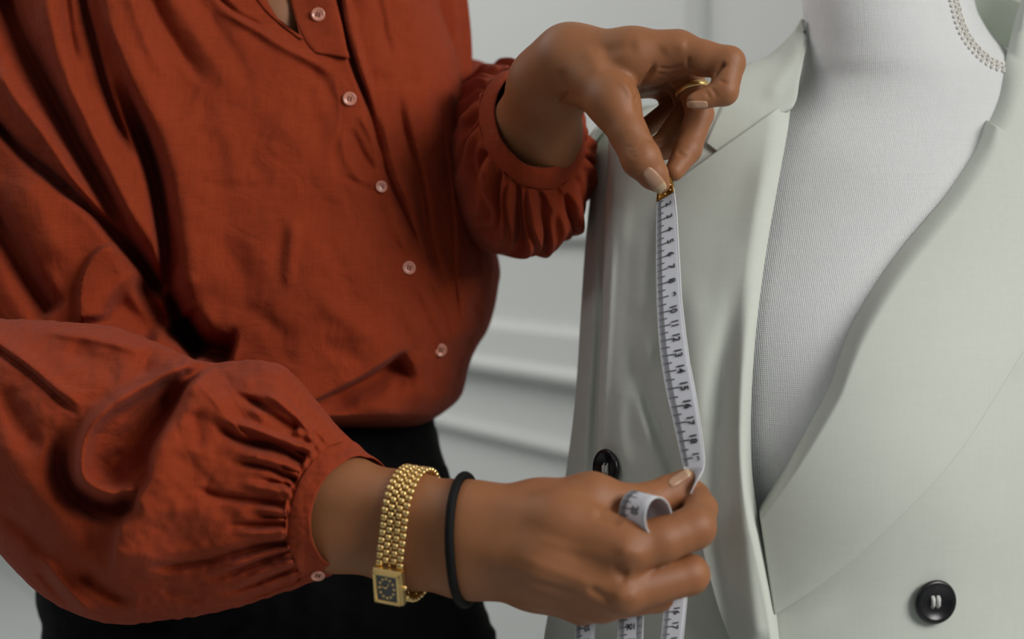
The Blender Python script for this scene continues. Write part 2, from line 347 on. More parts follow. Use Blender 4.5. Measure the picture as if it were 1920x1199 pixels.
def mesh_body():
    allp = np.concatenate([[np.minimum(q[0], q[1])-max(q[2], q[3]), np.maximum(q[0], q[1])+max(q[2], q[3])] for q in PRIM])
    lo = allp.min(0)-.02; hi = allp.max(0)+.02
    fp = np.array([P(600, 850, .9), P(1350, 1180, .8), P(920, 330, 1.04), P(1400, 40, .9), P(1100, 260, 1.03)])
    fl = fp.min(0)-.01; fh = fp.max(0)+.01
    fl[1] = P(960, 600, .79)[1]; fh[1] = P(960, 600, 1.05)[1]+.02
    fine = .0013; ax = [axis(lo[i], hi[i], fl[i], fh[i], fine, .007) for i in range(3)]
    B = 8; n = [int(math.ceil((len(a)-1)/B))*B+1 for a in ax]
    ax = [np.r_[a, a[-1]+.007*np.arange(1, m-len(a)+1)] for a, m in zip(ax, n)]
    D = np.ones(n, np.float32)
    st = [np.arange(0, m-1, B) for m in n]
    I, J, K = [g.ravel() for g in np.meshgrid(*st, indexing='ij')]
    c = np.stack([(ax[0][I]+ax[0][I+B])/2, (ax[1][J]+ax[1][J+B])/2, (ax[2][K]+ax[2][K+B])/2], -1)
    hd = .5*np.sqrt((ax[0][I+B]-ax[0][I])**2+(ax[1][J+B]-ax[1][J])**2+(ax[2][K+B]-ax[2][K])**2)
    s = np.concatenate([body_eval(c[i:i+200000]) for i in range(0, len(c), 200000)])
    act = np.abs(s) < hd*1.05+.001
    ins = np.nonzero(~act & (s < 0))[0]
    for q in ins: D[I[q]:I[q]+B+1, J[q]:J[q]+B+1, K[q]:K[q]+B+1] = -1
    r = np.arange(B+1); aI, aJ, aK = I[act], J[act], K[act]
    for k in range(0, len(aI), 400):
        ii = (aI[k:k+400, None]+r); jj = (aJ[k:k+400, None]+r); kk = (aK[k:k+400, None]+r)
        X = ax[0][ii][:, :, None, None]; Y = ax[1][jj][:, None, :, None]; Z = ax[2][kk][:, None, None, :]
        sh = (len(ii), B+1, B+1, B+1)
        p = np.stack([np.broadcast_to(X, sh), np.broadcast_to(Y, sh), np.broadcast_to(Z, sh)], -1).reshape(-1, 3)
        D[np.broadcast_to(ii[:, :, None, None], sh), np.broadcast_to(jj[:, None, :, None], sh), np.broadcast_to(kk[:, None, None, :], sh)] = body_eval(p).reshape(sh)
    S = D < 0
    cnt = sum(S[a:a+n[0]-1 or None, b:b+n[1]-1, c_:c_+n[2]-1].astype(np.int8) for a in (0, 1) for b in (0, 1) for c_ in (0, 1))
    cell = np.argwhere((cnt > 0) & (cnt < 8))
    idx = -np.ones([m-1 for m in n], np.int64); idx[tuple(cell.T)] = np.arange(len(cell))
    acc = np.zeros((len(cell), 3)); num = np.zeros(len(cell))
    cor = [(a, b, c_) for a in (0, 1) for b in (0, 1) for c_ in (0, 1)]
    for u in range(8):
        for v in range(u+1, 8):
            if sum(abs(cor[u][k]-cor[v][k]) for k in range(3)) != 1: continue
            cu = cell+cor[u]; cv = cell+cor[v]; du = D[tuple(cu.T)]; dv = D[tuple(cv.T)]
            m = (du < 0) != (dv < 0); t = np.where(m, du/(du-dv+1e-12), 0)[:, None]
            pu = np.stack([ax[k][cu[:, k]] for k in range(3)], -1); pv = np.stack([ax[k][cv[:, k]] for k in range(3)], -1)
            acc += np.where(m[:, None], pu+(pv-pu)*t, 0); num += m
    V = acc/num[:, None]; faces = []
    for k in range(3):
        a, b = (k+1) % 3, (k+2) % 3
        s0 = [slice(None)]*3; s1 = [slice(None)]*3; s0[k] = slice(0, -1); s1[k] = slice(1, None)
        e = np.argwhere(S[tuple(s0)] != S[tuple(s1)]); e = e[(e[:, a] > 0) & (e[:, b] > 0) & (e[:, a] < n[a]-1) & (e[:, b] < n[b]-1)]
        def at(da, db): q = e.copy(); q[:, a] += da; q[:, b] += db; return idx[tuple(q.T)]
        f = np.stack([at(-1, -1), at(0, -1), at(0, 0), at(-1, 0)], -1)
        fl_ = ~S[tuple(e.T)]; f[fl_] = f[fl_][:, ::-1]; faces.append(f)
    return V, np.concatenate(faces)
BV, BF = mesh_body()
# creases, tendons and knuckles on the visible side of the hands
eps = 4e-4
def sdf_normal(p):
    g = np.stack([body_eval(p+e)-body_eval(p-e) for e in np.eye(3)*eps], -1); return g/(np.linalg.norm(g, axis=1, keepdims=True)+1e-12)
bx_, by_, bd_ = unP(BV)
vis = np.nonzero((bx_ > 560) & (bd_ < 1.06) & (((by_ > 830) & (bd_ < .92)) | ((by_ < 360) & (bx_ > 920))))[0]
nv_ = sdf_normal(BV[vis]); view = CAM-BV[vis]; view /= np.linalg.norm(view, axis=1, keepdims=True); facing = np.clip((nv_*view).sum(1)*1.6, 0, 1)
SK = [  # near hand
 ([(1000, 1010), (1080, 1030), (1160, 1050)], .0006, 10, 10), ([(960, 1040), (1050, 1075), (1140, 1110)], .0007, 10, 9),
 ([(940, 1075), (1020, 1100), (1110, 1125)], -.0016, 8, 8), ([(1150, 1055), (1162, 1075), (1180, 1085)], -.0022, 12, 10),
 ([(1100, 1100), (1130, 1120), (1150, 1135)], -.0018, 9, 8), ([(1110, 960), (1140, 970), (1170, 978)], -.003, 9, 9),
 ([(1175, 1035), (1195, 1040)], .0018, 16, 16, 0, 0), ([(1165, 1120), (1185, 1118)], .0016, 14, 14, 0, 0),
 ([(1215, 918), (1232, 930), (1240, 945)], -.0006, 4, 4), ([(1205, 915), (1222, 930), (1228, 945)], -.0006, 4, 4),
 # far hand
 ([(1228, 112), (1222, 135), (1205, 160), (1196, 190), (1195, 215)], -.0032, 4, 5), ([(1231, 126), (1256, 129), (1284, 120)], -.0010, 2.4, 2.4), ([(1230, 138), (1256, 141), (1288, 132)], -.0013, 2.6, 2.2),
 ([(1230, 149), (1257, 155), (1288, 144)], -.0011, 2.2, 2.2), ([(1234, 158), (1262, 166), (1290, 154)], -.0013, 2.4, 2.4),
 ([(1292, 105), (1291, 120), (1300, 136)], -.0016, 4, 3), ([(1363, 118), (1350, 126), (1336, 144)], -.0034, 4, 4),
 ([(1346, 152), (1356, 153), (1364, 157)], -.0012, 2.5, 2.5), ([(1330, 163), (1340, 172), (1342, 184)], -.0009, 3, 3), ([(1320, 168), (1328, 178), (1330, 188)], -.0007, 3, 3),
 ([(1160, 150), (1176, 168), (1186, 190)], .0010, 5, 5), ([(1172, 145), (1188, 162), (1192, 185)], -.0010, 3, 3),
 ([(1038, 195), (1055, 182), (1068, 176)], -.0022, 5, 6), ([(1046, 128), (1060, 165), (1085, 195)], -.0016, 10, 8), ([(1120, 100), (1150, 92), (1200, 84)], -.0016, 16, 14),
 ([(1090, 90), (1110, 110), (1128, 140)], .0012, 14, 14), ([(1208, 250), (1216, 262), (1230, 262)], -.001, 3, 3),
 ([(1172, 280), (1190, 286), (1212, 276)], -.0006, 2, 2), ([(1176, 288), (1192, 294), (1214, 284)], -.0006, 2, 2), ([(1170, 272), (1188, 278), (1210, 268)], -.0005, 2, 2),
 ([(1268, 282), (1278, 290), (1292, 296)], -.001, 3, 3), ([(1225, 268), (1236, 264), (1248, 262)], -.0008, 2.5, 2.5), ([(1240, 100), (1262, 84), (1290, 88)], .0012, 12, 12),
]
hd_ = strokes(bx_[vis], by_[vis], SK)*facing
BV[vis] += nv_*hd_[:, None]

person = empty('person', (-.12, 1.22, 0), 'person in a rust red button-up blouse and black trousers measuring the blazer', 'person')
body = obj('body', BV, BF, M['skin'], person)
def march(px, py, d0=.7, lift=.0003):
    """points where camera rays through px,py meet the skin"""
    px, py = np.broadcast_arrays(np.asarray(px, float), np.asarray(py, float)); shp = px.shape
    r = P(px, py, 1.0).reshape(-1, 3)-CAM; r /= np.linalg.norm(r, axis=1, keepdims=True); t = np.full(len(r), d0)
    for _ in range(50): t += np.clip(body_eval(CAM+r*t[:, None])-lift, -.01, .05)*.9
    return (CAM+r*t[:, None]).reshape(shp+(3,))
def nail(cx, cy, ang, ln, wd, lift=.0007, tip=.25):
    a = math.radians(ang); ex = np.array([math.cos(a), math.sin(a)]); ey = np.array([-ex[1], ex[0]])
    u = np.linspace(-1, 1, 13); v = np.linspace(-1, 1, 11); U, Vv = np.meshgrid(u, v, indexing='ij')
    wfac = np.sqrt(np.clip(1-np.abs(U)**3.2*.72, 0, 1))
    X = cx+ex[0]*U*ln/2+ey[0]*Vv*wd/2*wfac; Y = cy+ex[1]*U*ln/2+ey[1]*Vv*wd/2*wfac
    edge = np.maximum(np.abs(U), np.abs(Vv))
    W = march(X, Y, lift=0); nn = sdf_normal(W.reshape(-1, 3)).reshape(W.shape)
    W = W+nn*(lift*(1-.8*edge**6)+np.where(U > .8, .0003, 0))[..., None]
    nv, nu = W.shape[:2]; Bk = W-nn*.0009; n = nv*nu; f = np.concatenate([grid_faces(nv, nu), grid_faces(nv, nu, off=n)[:, ::-1]])
    def border(ix): p = np.array(ix[:-1]); q = np.array(ix[1:]); return np.stack([p, p+n, q+n, q], -1)
    f = np.concatenate([f, border(list(range(nu))), border([(nv-1)*nu+i for i in range(nu)])[:, ::-1], border([i*nu for i in range(nv)])[:, ::-1], border([i*nu+nu-1 for i in range(nv)])])
    mi = np.zeros(len(f), int); ci = np.repeat(np.arange(nv-1), nu-1); mi[:len(ci)] = (ci >= (nv-1)*(1-tip)).astype(int)
    return obj('fingernail', np.concatenate([W.reshape(-1, 3), Bk.reshape(-1, 3)]), f, [M['nail'], M['nail_tip']], body, midx=mi)
nail(1227, 338, 50, 52, 27)
nail(1308, 196, 180, 38, 14, tip=.15)
nail(1274, 897, -33, 46, 19, tip=.2)

# ------------------------------------------------------------------ blouse
blouse_base = P(550, 400, 1.15)
TR = [  # y, left x, right x
 (-150, -280, 800), (-60, -280, 812), (0, -280, 826), (60, -280, 846), (120, -280, 862), (180, -280, 872), (250, -280, 884), (330, -275, 898), (400, -270, 912),
 (460, -260, 926), (505, -250, 936), (540, -240, 934), (590, -220, 925), (625, -200, 912), (655, -190, 892), (690, -180, 877), (720, -170, 872), (745, -150, 862), (770, -100, 838), (790, 0, 806), (803, 80, 770), (812, 150, 715)]
TS = [
 # the deep pleat beside the front edge, and the drapes of the near sleeve
 ([(150, -60), (157, 0), (176, 75), (200, 165), (228, 240), (262, 310)], -.022, 6, 11, .02, .25),
 ([(215, 130), (245, 220), (283, 325), (303, 430), (318, 540), (334, 620), (372, 676)], -.040, 26, 10, .3, .02),
 ([(196, -60), (205, 30), (243, 130), (287, 245), (312, 330), (320, 420), (326, 510), (336, 590)], .016, 60, 13, .02, .1),
 ([(-10, -60), (22, 30), (75, 140), (132, 245), (180, 335), (222, 415), (268, 488), (310, 560)], -.034, 20, 24, .05, .05),
 ([(80, -60), (95, 40), (125, 150), (170, 260), (215, 350), (255, 430), (300, 520)], .014, 24, 20, .05, .2),
 ([(122, -40), (128, 40), (145, 130)], -.006, 8, 8),
 ([(-20, 110), (25, 180), (80, 250), (150, 345), (215, 425), (270, 500)], .014, 20, 18, .1, .2),
 ([(-30, 215), (0, 243), (50, 295), (100, 335), (165, 390), (220, 448), (262, 495), (320, 575), (370, 660)], -.030, 11, 9, .05, .03),
 ([(60, 90), (110, 190), (150, 260)], -.006, 18, 18),
 ([(222, 456), (182, 474), (158, 512), (150, 560), (154, 610)], .012, 50, 4, .1, .1),
 ([(-40, 360), (0, 425), (30, 475), (62, 535), (100, 590)], -.026, 20, 26, .05, .05),
 ([(200, 560), (260, 600), (300, 640)], -.020, 34, 34), ([(330, 600), (375, 648), (440, 668)], -.055, 26, 20, .1, .1),
 ([(250, 510), (300, 590), (340, 650)], -.028, 16, 16),
 ([(10, 320), (60, 375), (90, 440), (130, 500)], .006, 30, 30),
 # front of the body
 ([(272, -40), (300, 30), (330, 85), (362, 130), (396, 172)], -.0075, 14, 10, .05, .4), ([(240, -30), (262, 40), (290, 110), (330, 180)], .006, 14, 14, .05, .4),
 ([(300, -40), (350, 40), (410, 130), (450, 210)], .005, 18, 18, .05, .4),
 ([(350, -40), (400, 40), (440, 100), (480, 190)], -.003, 14, 14, .05, .4), ([(395, -20), (440, 22), (472, 40), (505, 58)], -.006, 5, 5, .05, .3),
 ([(400, 10), (460, 42), (520, 80), (590, 118), (640, 150)], .006, 10, 10, .2, .3), ([(560, 110), (600, 145), (625, 190), (628, 240)], -.004, 14, 14),
 ([(560, 120), (590, 180), (600, 260), (570, 330)], -.0025, 28, 22), ([(480, 180), (540, 240), (600, 310), (640, 400)], .003, 24, 24),
 ([(400, 200), (430, 280), (450, 370)], .0025, 22, 22), ([(330, 180), (370, 300), (390, 420), (395, 540)], .004, 30, 34), ([(345, 330), (420, 350), (500, 352), (560, 350)], -.0009, 9, 9, .45, .45),
 ([(532, 390), (528, 450), (520, 510), (524, 570)], -.0032, 14, 18, .45, .45), ([(548, 410), (545, 480), (535, 550)], .003, 16, 12), ([(430, 560), (500, 600), (560, 655)], -.003, 16, 18), ([(400, 440), (450, 500), (470, 580)], -.0025, 20, 20),
 ([(590, 560), (650, 600), (700, 650)], .0035, 24, 20), ([(610, 430), (640, 510), (680, 590)], -.002, 14, 14),
 ([(625, 140), (635, 180), (635, 235), (618, 290), (640, 360), (662, 430), (700, 500), (728, 590), (752, 670)], .0018, 3, 22, .05, .05),
 # the button stand: pulls and the fold on its far side
 ([(629, -60), (640, 40), (653, 90), (668, 135), (690, 195), (712, 262)], -.020, 5, 5, .02, .35), ([(640, -60), (660, 40), (680, 120), (705, 200)], .008, 4, 20, .02, .3),
 ([(690, 190), (700, 235), (727, 330), (772, 435), (800, 500)], -.0075, 6, 6), ([(712, 190), (728, 260), (752, 340), (788, 420)], .006, 9, 9),
 ([(745, 150), (748, 200), (757, 240), (782, 330), (801, 445), (843, 590)], -.0075, 10, 8), ([(770, 150), (775, 240), (800, 330), (822, 440)], .005, 14, 14),
 ([(655, 235), (675, 280), (705, 330)], -.0045, 8, 8), ([(668, 205), (700, 262), (722, 318)], .0035, 7, 7), ([(640, 240), (650, 300), (690, 360)], .003, 9, 9), ([(640, 330), (675, 345), (705, 362)], -.0022, 6, 6),
 ([(712, 370), (725, 430), (760, 490)], -.003, 8, 8), ([(735, 380), (748, 430), (768, 480)], .0028, 8, 8), ([(770, 525), (790, 580), (822, 640)], -.0028, 9, 9),
 ([(790, 515), (830, 590), (846, 660)], -.003, 8, 8), ([(730, 540), (765, 600), (790, 660)], .0022, 12, 12),
 ([(700, -40), (716, 40), (735, 120)], -.004, 9, 9), ([(760, -40), (790, 100), (812, 240), (825, 330)], .004, 26, 20), ([(815, 150), (836, 260), (850, 380)], -.004, 14, 14),
 ([(832, 200), (846, 320), (856, 424), (860, 547), (872, 640)], .0045, 22, 3), ([(868, 330), (886, 440), (900, 540)], -.004, 10, 10), ([(880, 560), (900, 600), (905, 640)], -.005, 8, 8), ([(872, 630), (886, 660), (890, 690)], -.007, 8, 8),
 # the pouch above the hem
 ([(775, 650), (744, 662), (690, 698), (640, 726), (560, 764)], .016, 4, 85, .25, .0), ([(764, 664), (738, 680), (696, 706), (646, 732), (580, 764)], -.024, 34, 5, .12, .3),
 ([(650, 740), (700, 760), (770, 775)], .004, 22, 18), ([(770, 660), (790, 700), (790, 760)], .003, 16, 16), ([(600, 640), (660, 670), (700, 690)], -.0022, 18, 14), ([(700, 640), (760, 650), (830, 700), (860, 740)], .003, 20, 20),
 ([(760, 690), (745, 730), (740, 780)], -.002, 10, 10), ([(640, 780), (720, 790), (800, 780)], -.003, 12, 8),
 ([(360, 560), (400, 640), (440, 700)], .006, 30, 30),
]
yy = np.linspace(-150, 812, 290); tb_ = ysp([(a, b, c) for a, b, c in TR], yy)
nF = 400; th = np.linspace(0, math.pi, nF)
u = -np.cos(th); xl, xr = tb_[:, 0:1], tb_[:, 1:2]; X = (xl+xr)/2+(xr-xl)/2*u[None]; Y = np.broadcast_to(yy[:, None], X.shape)
close = np.clip((812-Y)/34, 0, 1)**.4
bulge = (1-np.abs(u[None])**2.6)**(1/2.6)
dc = 1.20; tf = .165*close
D0 = dc-tf*bulge
D0 = D0-.035*np.exp(-((X-20)/260)**2)*np.clip((Y+100)/500, 0, 1)+.018*np.exp(-((X-560)/110)**2-((Y+10)/110)**2)
D0 = D0-.02*np.exp(-((X-600)/190)**2-((Y-560)/150)**2)
nz = .0022*vnoise(X/95+.3*Y/95, Y/130, 1)+.0012*vnoise(X/40, Y/55-.3*X/55, 2)+.0005*vnoise(X/17+Y/60, Y/19, 3)
edge = np.clip((1-np.abs(u[None]))*30, 0, 1)
DF = D0-(strokes(X, Y, TS)+nz)*edge
edge_wob = 2.5*vnoise(Y/30, Y*0+3, 9)*(1-edge)
Vf = P(X+edge_wob, Y, DF)
nB = 80; thb = np.linspace(math.pi, 2*math.pi, nB+2)[1:-1]; ub = -np.cos(thb)
Xb = (xl+xr)/2+(xr-xl)/2*ub[None]; Yb = np.broadcast_to(yy[:, None], Xb.shape)
Db = dc+.13*np.clip((812-Yb)/34, 0, 1)**.4*(1-np.abs(ub[None])**2.4)**(1/2.4)+.004*vnoise(Xb/60, Yb/140, 5)
Vt = np.concatenate([Vf, P(Xb, Yb, Db)], 1); nu = Vt.shape[1]
Ft = grid_faces(len(yy), nu, True)
# the open neck: drop the faces inside the V
from_poly = np.array([(484, -160), (470, -60), (486, -10), (512, 30), (532, 50), (566, 72), (552, 30), (545, 0), (532, -60), (525, -160)])
def inpoly(x, y, poly):
    c = np.zeros(x.shape, bool); j = len(poly)-1
    for i in range(len(poly)):
        xi, yi = poly[i]; xj, yj = poly[j]; m = ((yi > y) != (yj > y)) & (x < (xj-xi)*(y-yi)/(yj-yi+1e-12)+xi); c ^= m; j = i
    return c
cx_, cy_, _ = unP(Vt.reshape(-1, 3)[Ft].mean(1)); _, _, dd_ = unP(Vt.reshape(-1, 3)[Ft].mean(1))
Ft = Ft[~(inpoly(cx_, cy_, from_poly) & (dd_ < 1.18))]
blouse = obj('blouse', Vt, Ft, M['linen'], person, base=blouse_base)
from mathutils.bvhtree import BVHTree
def bvh(V, Fc): return BVHTree.FromPolygons([tuple(v) for v in np.asarray(V).reshape(-1, 3)], [tuple(int(i) for i in f) for f in Fc])
TB = bvh(Vt, Ft)
def hit(tree, px, py):
    r = P(px, py, 1.0)-CAM; r /= np.linalg.norm(r); h = tree.ray_cast(Vector(CAM), Vector(r))
    return (np.array(h[0]), np.array(h[1])) if h[0] is not None else (None, None)
def ribbon_px(Lp, Rp, n, m, depth, lift):
    """grid between two pixel polylines lying over a surface given by depth(x, y)"""
    a = spl(Lp, arc_t(Lp, n)); b = spl(Rp, arc_t(Rp, n)); s = np.linspace(0, 1, m)[None, :, None]
    g = a[:, None]*(1-s)+b[:, None]*s; e = np.minimum(s[..., 0], 1-s[..., 0]); l = lift*np.clip(e*m/2, 0, 1)**.5
    return P(g[..., 0], g[..., 1], depth(g[..., 0], g[..., 1])-l)
def torso_depth(x, y):
    t = ysp([(a, b, c) for a, b, c in TR], y.ravel()).reshape(y.shape+(2,)); c = (t[..., 0]+t[..., 1])/2; hw = (t[..., 1]-t[..., 0])/2; q = np.clip((x-c)/hw, -.999, .999)
    d = dc-.165*np.clip((812-y)/34, 0, 1)**.4*(1-np.abs(q)**2.6)**(1/2.6)
    d = d-.035*np.exp(-((x-20)/260)**2)*np.clip((y+100)/500, 0, 1)+.018*np.exp(-((x-560)/110)**2-((y+10)/110)**2)-.02*np.exp(-((x-600)/190)**2-((y-560)/150)**2)
    return d-(strokes(x, y, TS)+.0022*vnoise(x/95+.3*y/95, y/130, 1)+.0012*vnoise(x/40, y/55-.3*x/55, 2))
# neckline binding on the near side and the flat button stand above its overlap
Vn = ribbon_px([(440, -90), (452, -50), (470, -14), (500, 24), (528, 46), (562, 74)], [(466, -96), (480, -56), (494, -14), (516, 26), (534, 48), (570, 70)], 50, 8, torso_depth, .0022)
sheet('neck_binding', Vn, .0018, M['linen'], blouse)
Vn = ribbon_px([(526, -110), (533, -60), (544, -2), (556, 44), (572, 78), (588, 98)], [(612, -120), (616, -60), (630, 0), (642, 48), (650, 88), (656, 108)], 50, 14, lambda x, y: torso_depth(x, y)*0+torso_depth(np.clip(x, 0, 612), y)-.004*np.clip((x-560)/60, 0, 1)*np.clip((110-y)/60, 0, 1), .0016)
sheet('button_stand', Vn, .0018, M['linen'], blouse)
PL = [bvh(Vn, grid_faces(50, 14))]
def shirt_button(px, py, tree, rpx=13.2, tilt=(0, 0), parent=None):
    p, n = hit(tree, px, py)
    if p is None: print('no hit', px, py); return
    v = CAM-p; v /= np.linalg.norm(v); n = n*np.sign(n@v); n = n*.45+v*.75+RT*tilt[0]+UP*tilt[1]; n /= np.linalg.norm(n)
    d = (p-CAM)@FW; r = rpx*d/F; c = p+n*.0016
    v1, f1 = lathe([(.0001, -.0008), (r*.8, -.0012), (r*.97, -.0004), (r, .0004), (r*.93, .0012), (r*.80, .0013), (r*.68, .0006), (r*.45, .0004), (.0001, .0004)], c, n, 32)
    x, y, z = frame(n, UP+.25*RT); parts = [(v1, f1, 0)]
    for sx in (-1, 1):
        for sy in (-1, 1):
            hv, hf = lathe([(r*.13, .00045), (.0001, .00055)], c+x*sx*r*.19+y*sy*r*.22, n, 10); parts.append((hv, hf, 1))
        tv, tf_ = tube([c+x*sx*r*.19+y*k*r*.22+z*(.00075 if abs(k) < .9 else .0004) for k in (-1.1, -.5, .5, 1.1)], r*.085, 6); parts.append((tv, tf_, 2))
    vv, ff, mi = join(parts)
    return obj('button', vv, ff, [M['pearl'], M['hole'], M['hole']], parent or blouse, base=c, midx=mi)
shirt_button(597, 28, PL[0]); shirt_button(655, 186, TB)
b = shirt_button(714, 351, TB, 11.5, (.15, .1)); shirt_button(766, 503, TB, 12.8); shirt_button(825, 656, TB, 12.4)

# near sleeve: from the left edge of the picture to the gathered cuff
def closed_loft(St, ns, nph, disp=None, extra=None, bowdir=(-1, -.08), squash=2.2, nback=None):
    """stations (topx, topy, botx, boty, depth, half thickness front, half thickness back, bow)"""
    st = spl(St, arc_t(np.array(St)[:, :4], ns) if True else None); nfr = nph; nbk = nback or nph//3
    ph = np.r_[np.linspace(0, math.pi, nfr), np.linspace(math.pi, 2*math.pi, nbk+2)[1:-1]]
    co = np.cos(ph)[None]; si = np.sin(ph)[None]; c = (st[:, :2]+st[:, 2:4])/2; h = (st[:, :2]-st[:, 2:4])/2
    k = 2/squash; sic = np.sign(si)*np.abs(si)**k
    Xs = c[:, :1]+h[:, :1]*co+bowdir[0]*st[:, 7:8]*si; Ys = c[:, 1:2]+h[:, 1:2]*co+bowdir[1]*st[:, 7:8]*si
    fr = (si >= 0); T = np.where(fr, st[:, 5:6], st[:, 6:7]); Ds = st[:, 4:5]-T*sic
    if disp is not None: Ds = Ds-disp(Xs, Ys)*np.clip(si*6, 0, 1)
    if extra is not None: Ds, Xs, Ys = extra(Ds, Xs, Ys, ph, st)
    return P(Xs, Ys, Ds), len(ph), st
SS = [
 ([(400, 672), (341, 688), (299, 709), (229, 747), (178, 789), (156, 837), (153, 885), (171, 912), (208, 926), (250, 917), (272, 895)], .020, 15, 13, .1, .1),
 ([(350, 712), (300, 765), (256, 815), (215, 868), (190, 896)], -.020, 26, 34, .2, .1), ([(330, 735), (290, 800), (262, 850), (240, 890)], -.010, 20, 22, .2, .2),
 ([(120, 790), (108, 860), (122, 915), (165, 952), (215, 962), (262, 935)], -.025, 30, 18, .3, .1),
 ([(415, 688), (364, 722), (326, 782), (292, 850), (284, 901), (258, 944), (232, 986), (218, 1040), (214, 1100)], .024, 95, 9, .12, .15),
 ([(-20, 645), (0, 661), (59, 704), (107, 747), (152, 785)], -.007, 5, 6, .1, .2), ([(-20, 630), (50, 680), (110, 730), (160, 765)], .008, 16, 8, .1, .2),
 ([(0, 720), (40, 800), (80, 850)], -.008, 20, 20), ([(-20, 780), (40, 880), (110, 980), (160, 1030)], .009, 30, 30), ([(0, 960), (60, 1010), (110, 1080)], -.009, 14, 14),
 ([(262, 655), (276, 672), (272, 690), (250, 706)], -.006, 18, 14, .4, .4), ([(120, 650), (180, 680), (235, 700)], -.006, 24, 24), ([(60, 615), (170, 632), (240, 650), (300, 664)], .007, 12, 12),
 ([(133, 1050), (160, 1077), (213, 1114), (261, 1125)], -.013, 15, 17, .3, .3), ([(70, 1030), (110, 1085), (150, 1132), (190, 1157)], .011, 12, 9), ([(60, 1055), (95, 1100), (140, 1145)], -.006, 8, 8),
 ([(140, 1000), (190, 1010), (225, 990)], -.006, 24, 24, .4, .4),
 ([(430, 735), (453, 745), (482, 757), (520, 785), (560, 808)], -.013, 7, 10, .15, .05), ([(470, 735), (510, 745), (548, 775), (590, 815)], .008, 11, 8, .2, .05), ([(455, 770), (500, 775), (545, 800), (590, 828)], .007, 8, 8, .2, .05),
 ([(385, 782), (410, 800), (453, 827), (512, 838), (572, 868)], -.013, 7, 9, .2, .03), ([(395, 770), (430, 790), (480, 806), (533, 827), (588, 846)], .008, 8, 7, .2, .03), ([(500, 822), (540, 838), (575, 855)], -.006, 4, 4, .3, .05),
 ([(426, 866), (500, 878), (556, 902)], -.008, 6, 7, .3, .02), ([(430, 850), (500, 862), (560, 886)], .006, 9, 8, .3, .02), ([(510, 870), (535, 878), (560, 888)], -.005, 3, 3, .3, .02),
 ([(360, 915), (410, 930), (470, 938), (536, 948)], -.007, 7, 9, .2, .02), ([(440, 905), (490, 915), (545, 925)], .0055, 8, 8, .3, .02), ([(480, 900), (515, 905), (545, 912)], -.004, 4, 4, .3, .02), ([(470, 955), (505, 958), (537, 962)], .005, 6, 6, .3, .02),
 ([(420, 984), (480, 987), (536, 984)], -.005, 6, 7, .3, .02), ([(430, 1000), (490, 1000), (538, 1000)], .005, 7, 7, .3, .02), ([(480, 968), (510, 970), (537, 972)], -.004, 3, 3, .3, .02),
 ([(270, 1068), (373, 1056), (440, 1040), (490, 1026), (540, 1018)], -.009, 8, 9, .2, .02), ([(300, 1040), (380, 1030), (460, 1012), (538, 1008)], .004, 14, 10, .2, .05),
 ([(373, 1090), (430, 1075), (490, 1054), (548, 1036)], -.009, 6, 8, .2, .02), ([(380, 1075), (440, 1060), (500, 1040), (545, 1028)], .006, 8, 6, .2, .02), ([(440, 1095), (500, 1070), (556, 1052)], .006, 6, 6, .2, .02),
 ([(395, 1118), (450, 1104), (500, 1086), (560, 1064)], -.007, 5, 6, .2, .02), ([(394, 1140), (450, 1128), (506, 1108), (565, 1082)], -.005, 4, 5, .1, .02),
 ([(310, 950), (370, 960), (420, 960)], .003, 20, 20), ([(340, 820), (380, 860), (400, 900)], .004, 24, 20), ([(300, 1100), (340, 1120), (390, 1125)], -.004, 10, 10), ([(350, 770), (372, 800), (362, 850)], -.005, 16, 16),
]
SS = [((*q[:4], max(q[4], .45), q[5]) if len(q) > 5 and q[0][0][0] > 360 and abs(q[1]) < .014 else q) for q in SS]
ST = [(-330, 560, -330, 780, 1.03, .05, .08, 0), (-160, 578, -150, 900, 1.01, .075, .09, 0), (0, 597, -12, 1028, .99, .085, .09, 0), (115, 603, 56, 1100, .975, .085, .085, 0), (210, 612, 122, 1143, .965, .085, .08, 0),
      (292, 642, 215, 1171, .955, .08, .075, 0), (385, 679, 330, 1162, .945, .075, .07, 4), (478, 675, 430, 1144, .93, .07, .065, 12), (535, 690, 500, 1122, .92, .062, .06, 26), (575, 735, 545, 1107, .91, .053, .052, 42), (612, 785, 570, 1096, .902, .045, .045, 58), (650, 828, 588, 1084, .897, .038, .038, 72)]
def gath(Ds, Xs, Ys, ph, st):
    nsn = len(Ds); s = np.linspace(0, 1, nsn)[:, None]; a = np.clip((s-.72)/.28, 0, 1)
    g = .0011*np.sin(ph*34+3*vnoise(ph*4+9, s[:, :1]*0+ph*0, 4))*a**2*(1-.4*(a > .97))
    nz = .0035*vnoise(Xs/90, Ys/75, 21)+.0016*vnoise(Xs/38, Ys/30, 22)+.0007*vnoise(Xs/15, Ys/15, 23)
    return Ds-(g+nz)*np.clip(np.abs(np.sin(ph))*4, 0, 1), Xs, Ys+1.5*vnoise(Xs/14, ph[None]*0+2, 24)*np.abs(np.cos(ph))**6
Vs, npn, _ = closed_loft(ST, 400, 420, lambda x, y: strokes(x, y, SS), gath)
sl = obj('near_sleeve', Vs, grid_faces(400, npn, True)[:, ::-1], M['linen'], blouse)
CT = [(650, 826, 588, 1085, .897, .0385, .038, 72), (653, 830, 596, 1084, .896, .0395, .039, 78), (664, 842, 612, 1076, .893, .0385, .037, 82), (676, 850, 628, 1070, .890, .037, .036, 80), (683, 856, 640, 1066, .888, .036, .035, 78), (682, 857, 640, 1065, .888, .0345, .034, 76), (672, 852, 626, 1068, .890, .034, .033, 80)]
